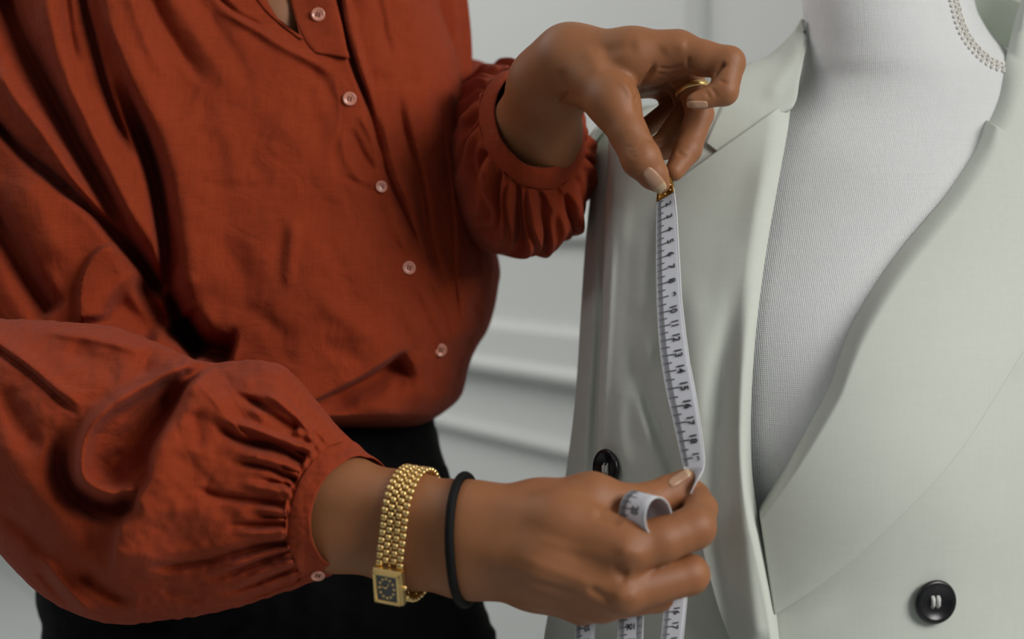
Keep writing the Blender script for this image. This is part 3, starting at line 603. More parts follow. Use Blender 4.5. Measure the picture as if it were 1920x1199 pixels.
def cuffn(Ds, Xs, Ys, ph, st):
    nz = .0008*vnoise(ph[None]*5+Xs*0, Xs/30, 31)+.0004*vnoise(Xs/9, Ys/9, 32); return Ds-nz*np.abs(np.sin(ph)), Xs, Ys+np.cos(ph)*2*vnoise(Xs/14, Ys*0, 35)
Vc, npc, _ = closed_loft(CT, 40, 150, None, cuffn, squash=2.0, nback=80)
cuff = obj('cuff', Vc, grid_faces(40, npc, True)[:, ::-1], M['linen'], blouse)
CB = bvh(Vc, grid_faces(40, npc, True))
shirt_button(596, 1076, CB, 13.5, (0, -.55))

# far sleeve: rings from the cuff round the far forearm down to the gathered puff
def ring_loft(R, ns, nph, gathers, seed=0):
    """rows: cx, cy, ax, ay, bx, by, dc, da, db"""
    st = spl(R, np.linspace(0, len(R)-1, ns)); ph = np.arange(nph)/nph*2*math.pi; co = np.cos(ph)[None]; si = np.sin(ph)[None]
    s = np.linspace(0, 1, ns)[:, None]; g = 1+gathers(ph[None], s)
    Xs = st[:, 0:1]+(st[:, 2:3]*co+st[:, 4:5]*si)*g; Ys = st[:, 1:2]+(st[:, 3:4]*co+st[:, 5:6]*si)*g; Ds = st[:, 6:7]+(st[:, 7:8]*co+st[:, 8:9]*si)*g
    return P(Xs, Ys, Ds)
FR = [(1006, 222, 78, 40, -22, 88, 1.035, .012, -.042), (1004, 226, 84, 44, -24, 94, 1.038, .012, -.044), (1000, 236, 92, 50, -26, 100, 1.044, .012, -.045), (998, 240, 96, 52, -26, 102, 1.047, .012, -.045)]
SR = [(998, 240, 96, 52, -26, 102, 1.049, .012, -.045), (1000, 252, 106, 58, -26, 112, 1.058, .012, -.052), (996, 268, 116, 66, -20, 134, 1.075, .012, -.062), (985, 290, 118, 66, -8, 156, 1.10, .012, -.072), (965, 305, 112, 56, 0, 168, 1.13, .02, -.07), (925, 300, 100, 30, 0, 175, 1.17, .02, -.05), (870, 280, 90, 0, 0, 170, 1.20, .02, -.03), (830, 260, 60, 0, 0, 120, 1.22, .01, -.01)]
gm = lambda ph, s: (.075*np.sin(ph*15+2.5*vnoise(ph*2, s*3, 41))+.05*np.sin(ph*27+4*vnoise(ph*3, s*4+1, 42)))*np.clip(s*6+.15, 0, 1)*np.clip((.62-s)/.25+.25, 0, 1)*(1-.4*s)
V = ring_loft(SR, 140, 420, gm); obj('far_sleeve', V, grid_faces(140, 420, True), M['linen'], blouse)
V = ring_loft(FR, 16, 160, lambda ph, s: .006*np.sin(ph*9)+.004*vnoise(ph*8, s*2, 44)); V2 = V.copy()
Vi = CAM+(V-CAM); ctr = V.mean(1, keepdims=True); inner = ctr+(V-ctr)*.955
fcuff = obj('cuff', np.concatenate([inner[::-1], V], 0), grid_faces(32, 160, True), M['linen'], blouse)
FB = bvh(V, grid_faces(16, 160, True)); shirt_button(1003, 339, bvh(ring_loft(SR, 140, 420, gm), grid_faces(140, 420, True)), 12, (-.1, -.35))
# far upper sleeve behind the shoulder
V = ring_loft([(770, -160, 60, 0, 0, 60, 1.2, 0, -.05), (790, -60, 75, 0, 0, 60, 1.2, .0, -.04), (800, 40, 82, 0, -4, 60, 1.2, 0, -.04), (802, 120, 84, 0, -4, 60, 1.2, 0, -.04), (800, 190, 84, 10, -4, 60, 1.2, 0, -.04), (790, 300, 80, 10, -4, 60, 1.2, 0, -.04)], 60, 160,
              lambda ph, s: .03*np.sin(ph*9+2*vnoise(ph*2, s*2, 51)))
obj('far_upper_sleeve', V, grid_faces(60, 160, True), M['linen'], blouse)

# trousers: hips and two legs to the floor
TH_ = [(700, 260, 640), (760, 200, 790), (800, 170, 816), (840, 150, 826), (880, 130, 838), (930, 110, 852), (1000, 90, 872), (1060, 78, 888), (1110, 66, 900), (1150, 70, 915), (1180, 78, 926), (1200, 76, 932), (1300, 70, 955), (1420, 70, 960)]
yh = np.linspace(700, 1420, 160); th2 = ysp(TH_, yh); ph = np.arange(220)/220*2*math.pi
Xh = th2.mean(1)[:, None]+(th2[:, 1]-th2[:, 0])[:, None]/2*np.cos(ph)[None]*(1+.006*vnoise(yh[:, None]/16, ph[None]*3, 61)); Yh = np.broadcast_to(yh[:, None], Xh.shape)
Dh = 1.17+.055*np.clip((880-Yh)/80, 0, 1)-(.12+.004*vnoise(Xh/50, Yh/30, 62)+.0025*vnoise(Xh/20, Yh/22, 63))*np.sin(ph)[None]
Vh = P(Xh, Yh, Dh)
tr = obj('trousers', Vh, grid_faces(160, 220, True), M['black_cloth'], person, base=P(500, 1000, 1.17))
hipL, hipR = P(290, 1370, 1.17), P(735, 1370, 1.17)
for hp in (hipL, hipR):
    pts = np.array([hp+[0, 0, .05], hp*[1, 1, .75], hp*[1, 1, .45]+[0, .02, 0], hp*[1, 1, .2]+[0, .01, 0], [hp[0], hp[1], .03]])
    q = spl(pts, np.linspace(0, 4, 50)); rr = np.interp(np.linspace(0, 1, 50), [0, .3, .6, 1], [.094, .085, .07, .075])
    v, f = tube(q, rr, 32); obj('trouser_leg', v, f, M['black_cloth'], tr)

# ------------------------------------------------------------------ things worn
def ring_around(C, A, off, n=96, uref=UP, r0=.0):
    A = A/np.linalg.norm(A); U = uref-A*(uref@A); U /= np.linalg.norm(U); V = np.cross(A, U); V = V*np.sign(V@(CAM-C))
    a = np.arange(n)/n*2*math.pi; dirs = np.cos(a)[:, None]*U+np.sin(a)[:, None]*V; t = np.full(n, .004+r0)
    for _ in range(60): t += np.clip(off-body_eval(C+dirs*t[:, None]), -.002, .004)*.8
    return C+dirs*t[:, None], dirs, U, V, A, a, t
axr = P(875, 1010, .8625)-P(620, 958, .8975)
# hair tie
C = P(871, 1012, .862); pts, *_ = ring_around(C, axr+np.array([-.006, .012, .012]), .0017, 120)
v, f = tube(pts, .0029, 12, True)
ho = obj('hair_tie', v, f, M['black_rubber'], base=C); tag(ho, 'thin black elastic hair tie around the wrist beside the gold watch', 'hair tie')
# watch
C = P(771, 998, .876); off = .0022
pts, dirs, U_, V_, A_, an, tt_ = ring_around(C, axr+np.array([0, .004, .002]), off, 360)
# the watch hangs loose towards the lower front
loose = .0045*np.exp(-((np.degrees(an)-140)/45)**2); rad = tt_+loose
k = np.exp(-(np.arange(-12, 13)/6.)**2); k /= k.sum(); rad = np.convolve(np.r_[rad[-12:], rad, rad[:12]], k, 'valid')
pts = C+dirs*rad[:, None]
watch = empty('wristwatch', C, 'gold wristwatch with square black dial and beaded link bracelet on the near wrist', 'watch')
cum = np.r_[0, np.cumsum(np.linalg.norm(np.diff(np.r_[pts, pts[:1]], axis=0), axis=1))]; tot = cum[-1]
def wat(s):
    s = s % tot; i = np.interp(s, cum, np.arange(361)); i0 = int(i) % 360; i1 = (i0+1) % 360; f = i-int(i)
    p = pts[i0]*(1-f)+pts[i1]*f; t = pts[i1]-pts[i0]; t /= np.linalg.norm(t); n = np.cross(A_, t); n /= np.linalg.norm(n); n = n*np.sign(n@(p-C)); return p, t, n
a = np.linspace(0, math.pi, 7); bb = np.arange(10)/10*2*math.pi
sp = lambda c, e: np.sign(c)*np.abs(c)**e
LV = np.array([[sp(np.sin(x), .7)*sp(np.cos(y), .7), sp(np.sin(x), .7)*sp(np.sin(y), .7), sp(np.cos(x), .7)] for x in a for y in bb])
lk = {}
def link_mesh(wd, ln, hh):
    if (wd, ln, hh) not in lk: lk[(wd, ln, hh)] = mesh_data('link', LV*np.array([wd, ln, hh]), grid_faces(7, 10, True), [M['gold']])
    return lk[(wd, ln, hh)]
s_case = np.interp(140, np.degrees(an), cum[:-1]); case_len = .0225; pitch = .0045; nrow = int((tot-case_len)/pitch); pitch = (tot-case_len)/nrow
for r_ in range(nrow):
    for c_, (xo, wd) in enumerate(((-.0068, .0023), (-.0027, .0020), (0, .0007), (.0027, .0020), (.0068, .0023))):
        s = s_case+case_len/2+pitch*(r_+.5+(.5 if c_ % 2 else 0)); p, t, n = wat(s)
        if c_ % 2 and r_ == nrow-1: continue
        o = bpy.data.objects.new('link', link_mesh(wd, pitch*(.42 if c_ != 2 else .36), .0016 if c_ != 2 else .0011)); link(o, watch)
        mtx = Matrix(((A_[0], t[0], n[0]), (A_[1], t[1], n[1]), (A_[2], t[2], n[2]))).to_4x4(); mtx.translation = Vector(p+A_*xo-C); o.matrix_local = mtx
p, t, n = wat(s_case); n = n*.8+(CAM-p)/np.linalg.norm(CAM-p)*.35; n -= A_*(n@A_); n /= np.linalg.norm(n); t = np.cross(n, A_)
def obox(c, ax3, half, ch):
    """chamfered box from half sizes along three axes"""
    h = np.array(half); vs = []; 
    for zf, e in ((-1, ch), (-1+2*ch/h[2], 0), (1-2*ch/h[2], 0), (1, ch)):
        for sx, sy in ((-1, -1), (1, -1), (1, 1), (-1, 1)): vs.append(c+ax3[0]*sx*(h[0]-e)+ax3[1]*sy*(h[1]-e)+ax3[2]*zf*h[2])
    f = [(3, 2, 1, 0), (12, 13, 14, 15)]
    for q in (0, 4, 8):
        for i in range(4): j = (i+1) % 4; f.append((q+i, q+j, q+4+j, q+4+i))
    return np.array(vs), f
cc = p+n*.0015; a3 = (A_, t, n)
v, f = obox(cc, a3, (.0094, .0115, .0036), .0009); obj('case', v, f, M['gold'], watch, smooth=False)
v, f = obox(cc+n*.0036, a3, (.0068, .0088, .0004), .0001); dl = obj('dial', v, f, M['dial'], watch, smooth=False)
for sgn, ax_, hf in ((1, 1, (.0086, .0010, .0008)), (-1, 1, (.0086, .0010, .0008)), (1, 0, (.0010, .0104, .0008)), (-1, 0, (.0010, .0104, .0008))):
    v, f = obox(cc+n*.0040+a3[ax_]*sgn*(.0096 if ax_ else .0076), a3, hf, .0002); obj('bezel', v, f, M['gold'], watch, smooth=False)
for k in range(12):
    an_ = k*math.pi/6; v, f = obox(cc+n*.0041+A_*.0048*math.sin(an_)+t*.0066*math.cos(an_), a3, (.0007, .0007, .0002), .00005); obj('hour_mark', v, f, M['gold'], dl, smooth=False)
for (dx, dy) in ((.4, .9), (-.95, .3)):
    e = A_*dx+t*dy; e /= np.linalg.norm(e); v, f = tube([cc+n*.0044, cc+n*.0044+e*.0040], .0003, 6); obj('hand', v, f, M['gold'], dl)
v, f = tube([cc+A_*.0085, cc+A_*.0112], .0014, 12); obj('crown', v, f, M['gold'], watch)
# rings on the far hand
def finger_ring(name, c1, c2, f, wpx, label):
    a = P(*c1); b = P(*c2); C = a*(1-f)+b*f; pts, dirs, U, V, A, an, tt = ring_around(C, b-a, .0007, 64)
    wd = wpx*.95/F; prof = [(-.5, -.0009), (-.5, .0004), (-.3, .0009), (.3, .0009), (.5, .0004), (.5, -.0009)]
    Vr = np.stack([pts+A*wd*q[0]+dirs*q[1] for q in prof]+[pts+A*wd*prof[0][0]+dirs*prof[0][1]])
    o = obj(name, Vr, grid_faces(7, 64, True), M['gold'], base=C); return tag(o, label, 'ring')
finger_ring('finger_ring', (1298, 165, .956), (1312, 214, .950), .10, 11, 'gold band ring on the middle finger of the upper hand')

# ------------------------------------------------------------------ dress form
form = empty('dress_form', (P(1650, 600, 1.12)[0], P(1650, 600, 1.12)[1], 0), 'white canvas dress form with braid-trimmed neck wearing the pale blazer', 'dress form')
# y, left, right, centre depth, front half thickness
FT = [(-220, 1500, 1806, 1.09, .060), (-120, 1502, 1812, 1.09, .060), (0, 1504, 1827, 1.09, .066), (40, 1506, 1842, 1.09, .069), (75, 1506, 1868, 1.092, .074), (110, 1500, 1912, 1.095, .081), (150, 1486, 1990, 1.10, .09), (200, 1452, 2070, 1.10, .101), (260, 1380, 2110, 1.10, .115), (340, 1300, 2130, 1.10, .133), (450, 1230, 2140, 1.10, .155), (600, 1180, 2140, 1.095, .186), (750, 1170, 2130, 1.09, .201), (950, 1180, 2110, 1.085, .204), (1200, 1230, 2060, 1.08, .175), (1450, 1200, 2090, 1.08, .17), (1750, 1150, 2150, 1.08, .17)]
def form_depth(x, y):
    t = ysp(FT, np.ravel(y)).reshape(np.shape(y)+(4,)); c = (t[..., 0]+t[..., 1])/2; hw = (t[..., 1]-t[..., 0])/2
    q = np.clip((x-c)/hw, -.9995, .9995); return t[..., 2]-t[..., 3]*np.sqrt(1-q*q)
yf = np.linspace(-220, 1750, 240); tf4 = ysp(FT, yf); ph = np.arange(200)/200*2*math.pi
Xf = tf4[:, :2].mean(1)[:, None]+(tf4[:, 1]-tf4[:, 0])[:, None]/2*np.cos(ph)[None]; Yf = np.broadcast_to(yf[:, None], Xf.shape)
Dfm = tf4[:, 2:3]-tf4[:, 3:4]*np.where(np.sin(ph) > 0, 1, .75)*np.sin(ph)[None]
Vfm = P(Xf, Yf, Dfm)
ff_ = grid_faces(240, 200, True); capf = [list(range(200))[::-1], [239*200+i for i in range(200)]]
obj('torso', Vfm, [list(q) for q in ff_]+capf, M['canvas'], form)
cb = Vfm[-1].mean(0); 
v, f = lathe([(.0001, 0), (.16, 0), (.165, .012), (.15, .025), (.03, .035), (.016, .06), (.016, cb[2]-.01)], np.array([cb[0], cb[1], 0.0]), (0, 0, 1), 40) if False else lathe([(.0001, 0), (.16, 0), (.165, .012), (.15, .025), (.03, .035), (.016, .06), (.016, cb[2]+.02)], np.array([cb[0], cb[1], 0.0]), (1e-6, 0, 1), 40)
obj('stand', v, f, M['wood'], form)
ct = Vfm[0].mean(0); v, f = lathe([(.062, -.002), (.064, .006), (.05, .018), (.02, .026), (.012, .05), (.018, .065), (.0001, .075)], ct, (1e-6, 0, 1), 32); obj('neck_cap', v, f, M['wood'], form)
# braid of looped gimp round the neck
bp = np.array([(1776, -90), (1782, -40), (1790, 0), (1800, 40), (1815, 72), (1836, 98), (1860, 117), (1886, 127), (1920, 132), (1960, 132)], float)
tp = arc_t(bp, 400); bl = spl(bp, tp); tn = np.gradient(bl, axis=0); tn /= np.linalg.norm(tn, axis=1, keepdims=True); nn2 = np.stack([tn[:, 1], -tn[:, 0]], -1)
ln = np.r_[0, np.cumsum(np.linalg.norm(np.diff(bl, axis=0), axis=1))]
def along(s, o, lift):
    x = np.interp(s, ln, bl[:, 0])+np.interp(s, ln, nn2[:, 0])*o; y = np.interp(s, ln, bl[:, 1])+np.interp(s, ln, nn2[:, 1])*o
    return P(x, y, form_depth(x, y)-lift)
parts = []
t_ = np.linspace(0, ln[-1], 900); k_ = 2*math.pi*t_/10.5
v, f = tube(along(t_+4.2*np.sin(k_), -4.2+4.6*np.cos(k_), .0020+.0006*np.sin(k_)), .00060, 6); parts.append((v, f, 0))
v, f = tube(along(t_+2.5*np.sin(k_+2), 5+3.2*np.cos(k_+2), .0018+.0006*np.cos(k_)), .0005, 6); parts.append((v, f, 0))
for o_ in (3, 8): 
    v, f = tube(along(t_[::3], o_+.8*np.sin(k_[::3]*.5), .0012), .0006, 6); parts.append((v, f, 0))
v, f, _ = join(parts); obj('braid_trim', v, f, M['braid'], form)

# ------------------------------------------------------------------ blazer
blazer = empty('blazer', P(1650, 900, 1.12), 'pale green double-breasted blazer with wide peak lapels on the dress form', 'blazer')
JT = [(60, 1480, 1940, 1.11, .075), (120, 1400, 2000, 1.11, .082), (180, 1215, 2110, 1.115, .098), (250, 1105, 2170, 1.115, .118), (340, 1085, 2205, 1.115, .142), (450, 1060, 2220, 1.112, .167), (600, 1040, 2225, 1.108, .192), (750, 1032, 2222, 1.103, .205), (900, 1028, 2218, 1.100, .212), (1200, 1020, 2220, 1.098, .216), (1600, 1010, 2240, 1.095, .222)]
def jac_depth(x, y):
    t = ysp(JT, np.ravel(y)).reshape(np.shape(y)+(4,)); c = (t[..., 0]+t[..., 1])/2; hw = (t[..., 1]-t[..., 0])/2
    q = np.clip(np.abs((x-c)/hw), 0, .9998); A = t[..., 2]-t[..., 3]*(1-q**2.1)**(1/2.1); Bq = form_depth(x, y)-.006; h = np.maximum(.03-np.abs(A-Bq), 0)/.03; return np.minimum(A, Bq)-h*h*.03*.25
def sheet_px(name, Lp, Rp, n, m, dep, thick, mat, ST_=(), lift=0.0, rollL=0.0, rollR=0.0, noise=.001, uw=.04):
    a = spl(Lp, arc_t(Lp, n)); b = spl(Rp, arc_t(Rp, n)); u = np.linspace(0, 1, m); u = u+.0*u; s = u[None, :, None]
    g = a[:, None]*(1-s)+b[:, None]*s; x, y = g[..., 0], g[..., 1]
    d = dep(x, y)-lift-strokes(x, y, ST_)-noise*vnoise(x/120, y/160, 77)
    d = d+rollL*np.clip(1-u/uw, 0, 1)[None]**2+rollR*np.clip(1-(1-u)/uw, 0, 1)[None]**2
    V = P(x, y, d); sheet(name, V, thick, mat, blazer); return V
# near sleeve of the blazer (left in view)
JS = [(1300, 215, 1142, 236, 1.15, .03, .04, 0), (1300, 255, 1120, 272, 1.135, .038, .05, 0), (1290, 330, 1110, 340, 1.12, .05, .06, 0), (1280, 450, 1098, 450, 1.105, .055, .07, 0), (1270, 600, 1088, 600, 1.09, .058, .07, 0), (1260, 700, 1082, 700, 1.085, .058, .07, 0), (1250, 790, 1074, 790, 1.08, .058, .07, 0), (1240, 880, 1062, 880, 1.08, .058, .07, 0), (1220, 1000, 1046, 1000, 1.075, .058, .07, 0), (1200, 1120, 1032, 1120, 1.07, .058, .07, 0), (1180, 1250, 1014, 1250, 1.07, .058, .07, 0), (1160, 1500, 1000, 1500, 1.07, .05, .05, 0)]
Vj, npj, _ = closed_loft(JS, 160, 120, lambda x, y: strokes(x, y, [([(1118, 330), (1112, 600), (1100, 800), (1085, 1000)], .006, 14, 10), ([(1130, 300), (1126, 500), (1120, 700), (1110, 900)], -.003, 12, 12)]), None, nback=80)
obj('sleeve', Vj, [list(q) for q in grid_faces(160, npj, True)]+[list(range(npj)), [159*npj+i for i in range(npj)][::-1]], M['wool'], blazer)
# left front (in view)
LF = [([(1175, 330), (1160, 500), (1150, 700), (1160, 860)], .003, 18, 30), ([(1180, 640), (1215, 760), (1262, 880), (1290, 960)], -.008, 20, 16), ([(1230, 600), (1200, 740), (1230, 860)], .004, 16, 16), ([(1200, 420), (1195, 600)], .002, 24, 24), ([(1180, 700), (1160, 800), (1180, 900)], .004, 18, 18), ([(1150, 400), (1140, 600), (1130, 800), (1135, 900)], .004, 10, 14)]
VL = sheet_px('front_panel', [(1142, 232), (1140, 290), (1135, 380), (1132, 480), (1128, 600), (1122, 720), (1118, 840), (1112, 960), (1104, 1100), (1095, 1250), (1085, 1500)],
              [(1430, 112), (1440, 200), (1420, 400), (1400, 600), (1395, 800), (1400, 960), (1430, 1100), (1450, 1250), (1470, 1500)], 220, 150, jac_depth, .002, M['wool'], LF, rollL=.020, uw=.05)
# back and right front
yb = np.linspace(200, 1500, 120); tj = ysp(JT, yb); ph = np.linspace(math.pi*1.0, 2*math.pi*1.0, 120)
Xb = tj[:, :2].mean(1)[:, None]-(tj[:, 1]-tj[:, 0])[:, None]/2*np.cos(ph+math.pi)[None]*.985; Xb = np.maximum(Xb, 1110); Db = tj[:, 2:3]-.01-.15*np.sin(ph)[None]
sheet('back_panel', P(Xb, np.broadcast_to(yb[:, None], Xb.shape), Db), .002, M['wool'], blazer)
RF = [([(1880, 700), (1960, 620), (2060, 560)], .003, 40, 40), ([(1500, 1199), (1600, 1130), (1700, 1060), (1800, 960), (1900, 830)], -.002, 30, 26)]
VR = sheet_px('front_panel', [(1440, 960), (1446, 1060), (1452, 1150), (1460, 1250), (1470, 1350), (1480, 1500)], [(2215, 330), (2218, 500), (2220, 700), (2220, 900), (2220, 1150), (2230, 1500)], 200, 170, lambda x, y: jac_depth(x, y)-.003, .002, M['wool'], RF)
VRu = sheet_px('front_panel', [(1945, 40), (1900, 240), (1790, 420), (1690, 600), (1560, 800), (1440, 960)], [(2090, 130), (2180, 220), (2205, 280), (2210, 300), (2214, 315), (2216, 335)], 120, 120, lambda x, y: jac_depth(x, y)-.003, .002, M['wool'], [])
# collar at the back of the neck, its inside seen at the right
xs_ = np.linspace(0, math.pi, 80)
Xc = np.where(xs_ < math.pi/2, 1690-182*np.cos(xs_), 1690-236*np.cos(xs_)); yb0 = 128-70*np.sin(xs_); yt0 = 34-52*np.sin(xs_)+12*np.cos(xs_)
s = np.linspace(0, 1, 20)[:, None]; Vk = P(np.broadcast_to(Xc, (20, 80))+0*s, yt0[None]*(1-s)+yb0[None]*s, (1.09+.085*np.sin(xs_))[None]-.004*s)
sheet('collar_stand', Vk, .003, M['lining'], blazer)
# left collar leaf over the shoulder
CL = sheet_px('collar', [(1502, 34), (1482, 66), (1440, 104), (1398, 122), (1368, 160), (1345, 210), (1322, 267)], [(1507, 60), (1506, 110), (1499, 150), (1489, 196), (1452, 216), (1404, 250), (1349, 288)], 90, 40,
              lambda x, y: jac_depth(x, y), .0035, M['wool'], [([(1500, 60), (1485, 110), (1455, 160), (1440, 200)], .003, 16, 16)], lift=.0032, rollL=.004, rollR=.001, uw=.12)
# left lapel
LLS = [([(1410, 470), (1380, 560), (1358, 680), (1346, 800), (1342, 920), (1346, 1040), (1362, 1160), (1380, 1300)], -.0075, 26, 24, .3, .0), ([(1432, 480), (1408, 620), (1392, 760), (1388, 900), (1402, 1040), (1420, 1180)], .003, 18, 18, .3, .0),
       ([(1300, 500), (1300, 700), (1325, 860)], .003, 30, 26), ([(1446, 260), (1425, 380), (1400, 480)], .002, 26, 26, .4, .4)]
LL = sheet_px('lapel', [(1258, 345), (1244, 400), (1232, 480), (1230, 560), (1234, 640), (1244, 710), (1258, 780), (1276, 860), (1298, 950), (1322, 1050), (1350, 1150), (1372, 1210), (1395, 1300)],
              [(1484, 184), (1478, 240), (1462, 330), (1444, 430), (1430, 520), (1418, 620), (1411, 710), (1408, 800), (1410, 880), (1420, 960), (1440, 1060), (1456, 1150), (1470, 1300)], 240, 110,
              lambda x, y: jac_depth(x, y)-.012*np.clip((y-800)/200, 0, 1), .0032, M['wool'], LLS, lift=.007, rollL=.001, rollR=.015, uw=.2)
# the peak of the lapel up to the gorge
# right collar leaf and lapel
RC = sheet_px('collar', [(1918, -8), (1904, 30), (1890, 90), (1879, 140), (1866, 190), (1838, 252)], [(1990, -30), (2020, 30), (2060, 90), (2090, 170), (2090, 260), (2060, 350)], 90, 60,
              lambda x, y: jac_depth(x, y)-.002, .0035, M['wool'], [], lift=.009, rollL=.022, rollR=.002, uw=.20)
RLS = []
RL = sheet_px('lapel', [(1848, 224), (1826, 282), (1780, 356), (1738, 408), (1690, 466), (1640, 535), (1598, 606), (1575, 664), (1556, 722), (1520, 792), (1480, 862), (1445, 918), (1422, 952)],
              [(2062, 352), (2100, 400), (2060, 470), (2000, 550), (1950, 618), (1912, 672), (1860, 756), (1800, 848), (1740, 918), (1680, 978), (1610, 1042), (1530, 1104), (1452, 1154)], 260, 140,
              lambda x, y: jac_depth(x, y)-.002, .0035, M['wool'], RLS, lift=.011, rollL=.022, rollR=.002, uw=.13)
def coat_button(px, py, V, rpx, label, nadd=(0, 0, 0)):
    p, n = hit(V, px, py); v = CAM-p; v /= np.linalg.norm(v); n = n*np.sign(n@v)+v*nadd[0]+RT*nadd[1]; n /= np.linalg.norm(n)
    d = (p-CAM)@FW; r = rpx*d/F; c = p+n*.003
    v1, f1 = lathe([(.0001, -.002), (r*.6, -.002), (r*.93, -.0012), (r, .0004), (r*.96, .0018), (r*.86, .0023), (r*.74, .0017), (r*.6, .0005), (r*.3, .0001), (.0001, .0001)], c, n, 48)
    b = obj('button', v1, f1, M['black_horn'], blazer, base=c); b['label'] = label
    x, y, z = frame(n)
    for sx in (-1, 1):
        v, f = tube([c+x*sx*r*.13+y*r*k+z*h for k, h in ((-.24, -.0004), (-.12, .0009), (.12, .0009), (.24, -.0004))], r*.10, 8); obj('thread', v, f, M['white_thread'], b)
T1 = bvh(VR, grid_faces(*VR.shape[:2])); T2 = bvh(VL, grid_faces(*VL.shape[:2]))
coat_button(1749, 1127, T1, 42, 'black horn button at the lower right'); coat_button(1143, 879, T2, 37, 'black horn button behind the near hand', (0, 0, 0))

# ------------------------------------------------------------------ tape measure
CMY = {0: 335, 1: 358, 2: 381, 3: 404, 4: 428, 5: 451, 6: 475, 7: 499, 8: 525, 9: 551, 10: 579, 11: 605, 12: 632, 13: 661, 14: 691, 15: 723, 16: 757, 17: 788, 18: 822, 19: 856, 20: 886}
LX = [(335, 1236), (380, 1232), (430, 1231), (500, 1231), (560, 1232), (620, 1235), (665, 1239), (700, 1244), (740, 1251), (790, 1263), (836, 1273), (872, 1281), (905, 1289)]
RX = [(330, 1256), (356, 1263), (400, 1268), (470, 1272), (560, 1277), (630, 1285), (680, 1292), (720, 1300), (760, 1307), (800, 1313), (830, 1317), (860, 1320), (880, 1319), (900, 1312)]
def tape_edges(t):
    t = np.asarray(t, float); y = spl(np.array([[CMY[i]] for i in range(21)], float), t)[..., 0]+2
    sl_ = np.interp(t, [0, 6, 12, 20], [19, 16, 11, 7])
    ly = y+.65*sl_; ry = y-.35*sl_
    dl = np.interp(t, [0, 4, 8, 12, 16, 20], [.928, .913, .897, .884, .870, .862]); 
    return P(np.interp(ly, *zip(*LX)), ly, dl+.0015), P(np.interp(ry, *zip(*RX)), ry, dl-.0035)
tape = empty('tape_measure', P(1260, 600, .885), 'white tape measure with brass end held along the lapel between both hands', 'tape measure')
tm = np.linspace(.9, 19.6, 190); La, Ra = tape_edges(tm)
tail = np.array([[*P(1290, 893, .866), *P(1317, 882, .858)], [*P(1296, 904, .868), *P(1309, 897, .854)], [*P(1296, 916, .872), *P(1299, 915, .854)], [*P(1292, 935, .874), *P(1291, 936, .856)], [*P(1285, 955, .872), *P(1288, 957, .856)], [*P(1275, 975, .868), *P(1280, 985, .852)]])
allst = np.concatenate([np.concatenate([La, Ra], 1)[-1:], tail]); tq = spl(allst, np.linspace(0, len(allst)-1, 60))[1:]
def ribbon(Lw, Rw, name, m=9, rim=True):
    s = np.linspace(0, 1, m)[None, :, None]; V = Lw[:, None]*(1-s)+Rw[:, None]*s
    N = np.cross(np.gradient(V, axis=1), np.gradient(V, axis=0)); N /= np.linalg.norm(N, axis=-1, keepdims=True)+1e-12
    N *= np.sign((N[:20]*(CAM-V[:20])).sum())
    n_, m_ = V.shape[:2]; B = V-N*.0006; v = np.concatenate([V.reshape(-1, 3), B.reshape(-1, 3)]); k = n_*m_
    f = np.concatenate([grid_faces(n_, m_), grid_faces(n_, m_, off=k)[:, ::-1], *[np.stack([q[:-1], q[:-1]+k, q[1:]+k, q[1:]], -1) for q in (np.arange(m_), np.arange(n_)*m_, np.arange(n_)*m_+m_-1, np.arange(m_)+(n_-1)*m_)]])
    o = obj(name, v, f, M['tape'], tape)
    if rim:
        for e, q in ((0, 0), (-1, 1)):
            tv, tf_ = tube(V[:, e]+N[:, e]*-.0003, .00048, 6); 
            if len(V) > 3: obj('tape_edge', tv, tf_, M['tape_edge'], o)
    return o, V, N
Lm = np.concatenate([La, tq[:, :3]]); Rm = np.concatenate([Ra, tq[:, 3:]])
strip, _, _ = ribbon(Lm, Rm, 'tape_strip')
def surf_pt(edges, t, u):
    L, R = edges(t); e = .01; L2, R2 = edges(np.asarray(t)+e); c = L*(1-u)[:, None]+R*u[:, None]
    N = np.cross(R-L, L2-L); N /= np.linalg.norm(N, axis=1, keepdims=True); N *= np.sign((N*(CAM-c)).sum(1, keepdims=True)); return c+N*getattr(edges, 'off', .00022)
def ticks(edges, t0, t1, parent, u_from=0.0, s=1, lens=(.25, .37, .50)):
    v = []; f = []
    k0, k1 = math.ceil(t0*10), math.floor(t1*10)
    for k in range(k0, k1+1):
        ln_ = lens[2] if k % 10 == 0 else lens[1] if k % 5 == 0 else lens[0]; w_ = .035 if k % 5 == 0 else .026
        us = np.linspace(.015, ln_, 4); us = us if u_from == 0 else 1-us
        tt = np.r_[np.full(4, k/10-w_), np.full(4, k/10+w_)]; pts = surf_pt(edges, tt, np.r_[us, us]); o = len(v)*8 if False else len(f)//3*8
        v.append(pts); f += [[o+i, o+i+1, o+5+i, o+4+i] for i in range(3)]
    o = obj('scale_marks', np.concatenate(v), f, M['ink'], parent, smooth=False); o['kind'] = 'stuff'; return o
def textmesh(s):
    cu = bpy.data.curves.new('number', 'FONT'); cu.body = s; cu.align_x = 'CENTER'; cu.align_y = 'CENTER'; cu.size = 1; cu.offset = .03; o = bpy.data.objects.new('number', cu); scene.collection.objects.link(o)
    dg = bpy.context.evaluated_depsgraph_get(); me = bpy.data.meshes.new_from_object(o.evaluated_get(dg)); bpy.data.objects.remove(o)
    vs = np.array([v.co[:] for v in me.vertices]); fs = [list(p.vertices) for p in me.polygons]; return vs, fs
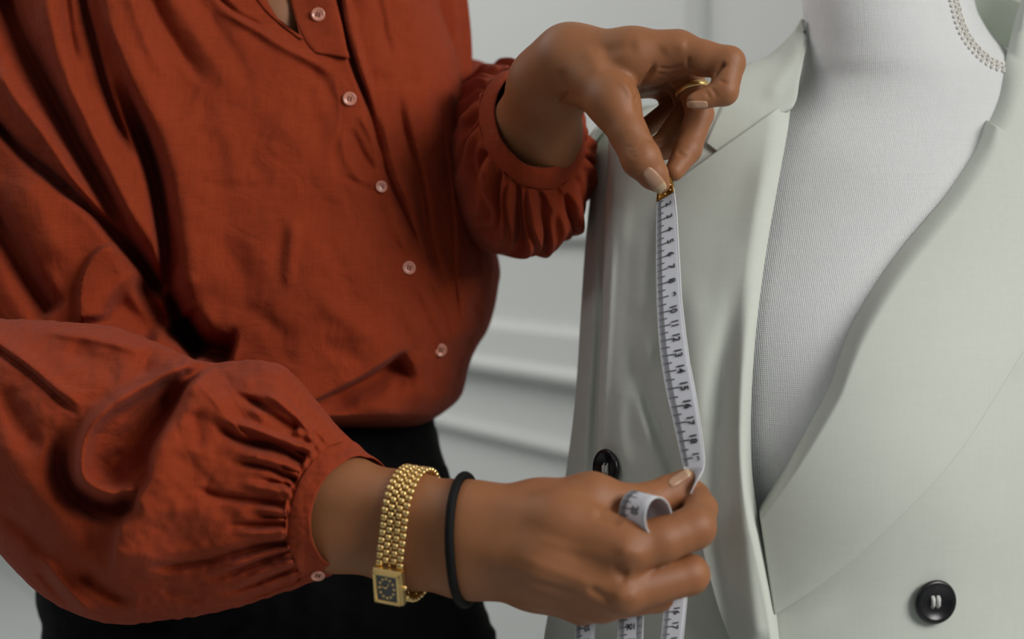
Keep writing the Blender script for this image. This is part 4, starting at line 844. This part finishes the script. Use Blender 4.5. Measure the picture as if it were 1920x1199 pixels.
def number(edges, s, t, parent, uc=.665, hu=.44, wt=.50, flip=False):
    vs, fs = textmesh(s); x = vs[:, 0]; y = vs[:, 1]; y = y-(y.max()+y.min())/2; x = x-(x.max()+x.min())/2; sg = -1 if flip else 1
    # reads down the tape, tops of the digits to the far edge
    pts = surf_pt(edges, t+sg*x*wt, np.clip(uc+sg*y*hu, 0, 1)); o = obj('number', pts, fs, M['ink'], parent, smooth=False); return o
ticks(tape_edges, 1.3, 19.4, strip)
for i in range(2, 20):
    tape_edges.off = .00055 if i < 19 else .0012
    number(tape_edges, str(i), i, strip, .665, .40, .62 if i < 10 else .56)
tape_edges.off = .00055
# brass end with rivets
te = np.linspace(.02, 1.32, 16); L, R = tape_edges(te); tape_edges.off = .00055; s = np.linspace(-.02, 1.02, 8)[None, :, None]; V = L[:, None]*(1-s)+R[:, None]*s
N = np.cross(np.gradient(V, axis=1), np.gradient(V, axis=0)); N /= np.linalg.norm(N, axis=-1, keepdims=True); N *= np.sign((N*(CAM-V)).sum())
V = V+N*.0006; B = V-N*.0022; k = 16*8; v = np.concatenate([V.reshape(-1, 3), B.reshape(-1, 3)])
f = np.concatenate([grid_faces(16, 8), grid_faces(16, 8, off=k)[:, ::-1], *[np.stack([q[:-1], q[:-1]+k, q[1:]+k, q[1:]], -1) for q in (np.arange(8), np.arange(16)*8, np.arange(16)*8+7, np.arange(8)+15*8)]])
end = obj('metal_end', v, f, M['brass'], tape); end['label'] = 'brass end clip with small rivets'
for t_0, u_0 in ((1.05, .16), (1.08, .5), (1.0, .82), (.65, .9), (.6, .15)):
    c = surf_pt(tape_edges, np.array([t_0]), np.array([u_0]))[0]; nn_ = CAM-c; v, f = lathe([(.0007, .0003), (.0006, .0009), (.0001, .0011)], c, nn_, 12); obj('rivet', v, f, M['gold'], end)
# the loop between thumb and forefinger
def loop_edges(t):
    a = np.asarray(t)*.62+2.2; return P(1188-25*np.cos(a)*-1, 966-44*np.sin(a), .838+.008*np.cos(a)), P(1234+24*np.cos(a), 972-38*np.sin(a), .818+.008*np.cos(a))
loop_edges.off = .0009
tl = np.linspace(-4.4, 3.4, 70); L, R = loop_edges(tl); lp, _, _ = ribbon(L, R, 'tape_loop', 7, True)
ticks(loop_edges, -2.4, 3.0, lp)
number(loop_edges, '20', 1.05, lp, .60, .36, .62)
# the hanging lengths below the hand
def strand(x0, x1, y0, tilt, d, t_top, up, nums, across=False, seed=0):
    def e(t):
        t = np.asarray(t, float); k = (t-t_top)*up; yy_ = y0+k*28; return P(x0+tilt*k*28, yy_+3, d+.002*np.sin(k*.6+seed)), P(x1+tilt*k*28, yy_-3, d-.002+.002*np.sin(k*.6+seed))
    ts = np.linspace(t_top, t_top+up*9, 50); L, R_ = e(ts); o, _, _ = ribbon(L, R_, 'tape_strip', 7, True)
    a, b = sorted((t_top, t_top+up*8.5)); ticks(e, a, b, o)
    if across: ticks(e, a, b, o, 1, lens=(.24, .24, .24))
    for nn_, tt in nums:
        if across:
            vs, fs = textmesh(nn_); x = vs[:, 0]-(vs[:, 0].max()+vs[:, 0].min())/2; y = vs[:, 1]-(vs[:, 1].max()+vs[:, 1].min())/2
            obj('number', surf_pt(e, tt-y*.56, np.clip(.50-x*.27, 0, 1)), fs, M['ink'], o, smooth=False)
        else: number(e, nn_, tt, o, .60, .38, .56)
    return o
strand(1082, 1116, 1150, -.06, .872, 34, 1, [(str(k), k) for k in range(34, 38)])
strand(1160, 1206, 1120, -.02, .878, 108, -1, [(str(k), k) for k in (107, 106, 105, 104)], True, 1)
strand(1250, 1291, 1091, -.10, .874, 14, 1, [(str(k), k) for k in range(15, 20)], False, 2)
print('verts body', len(BV))
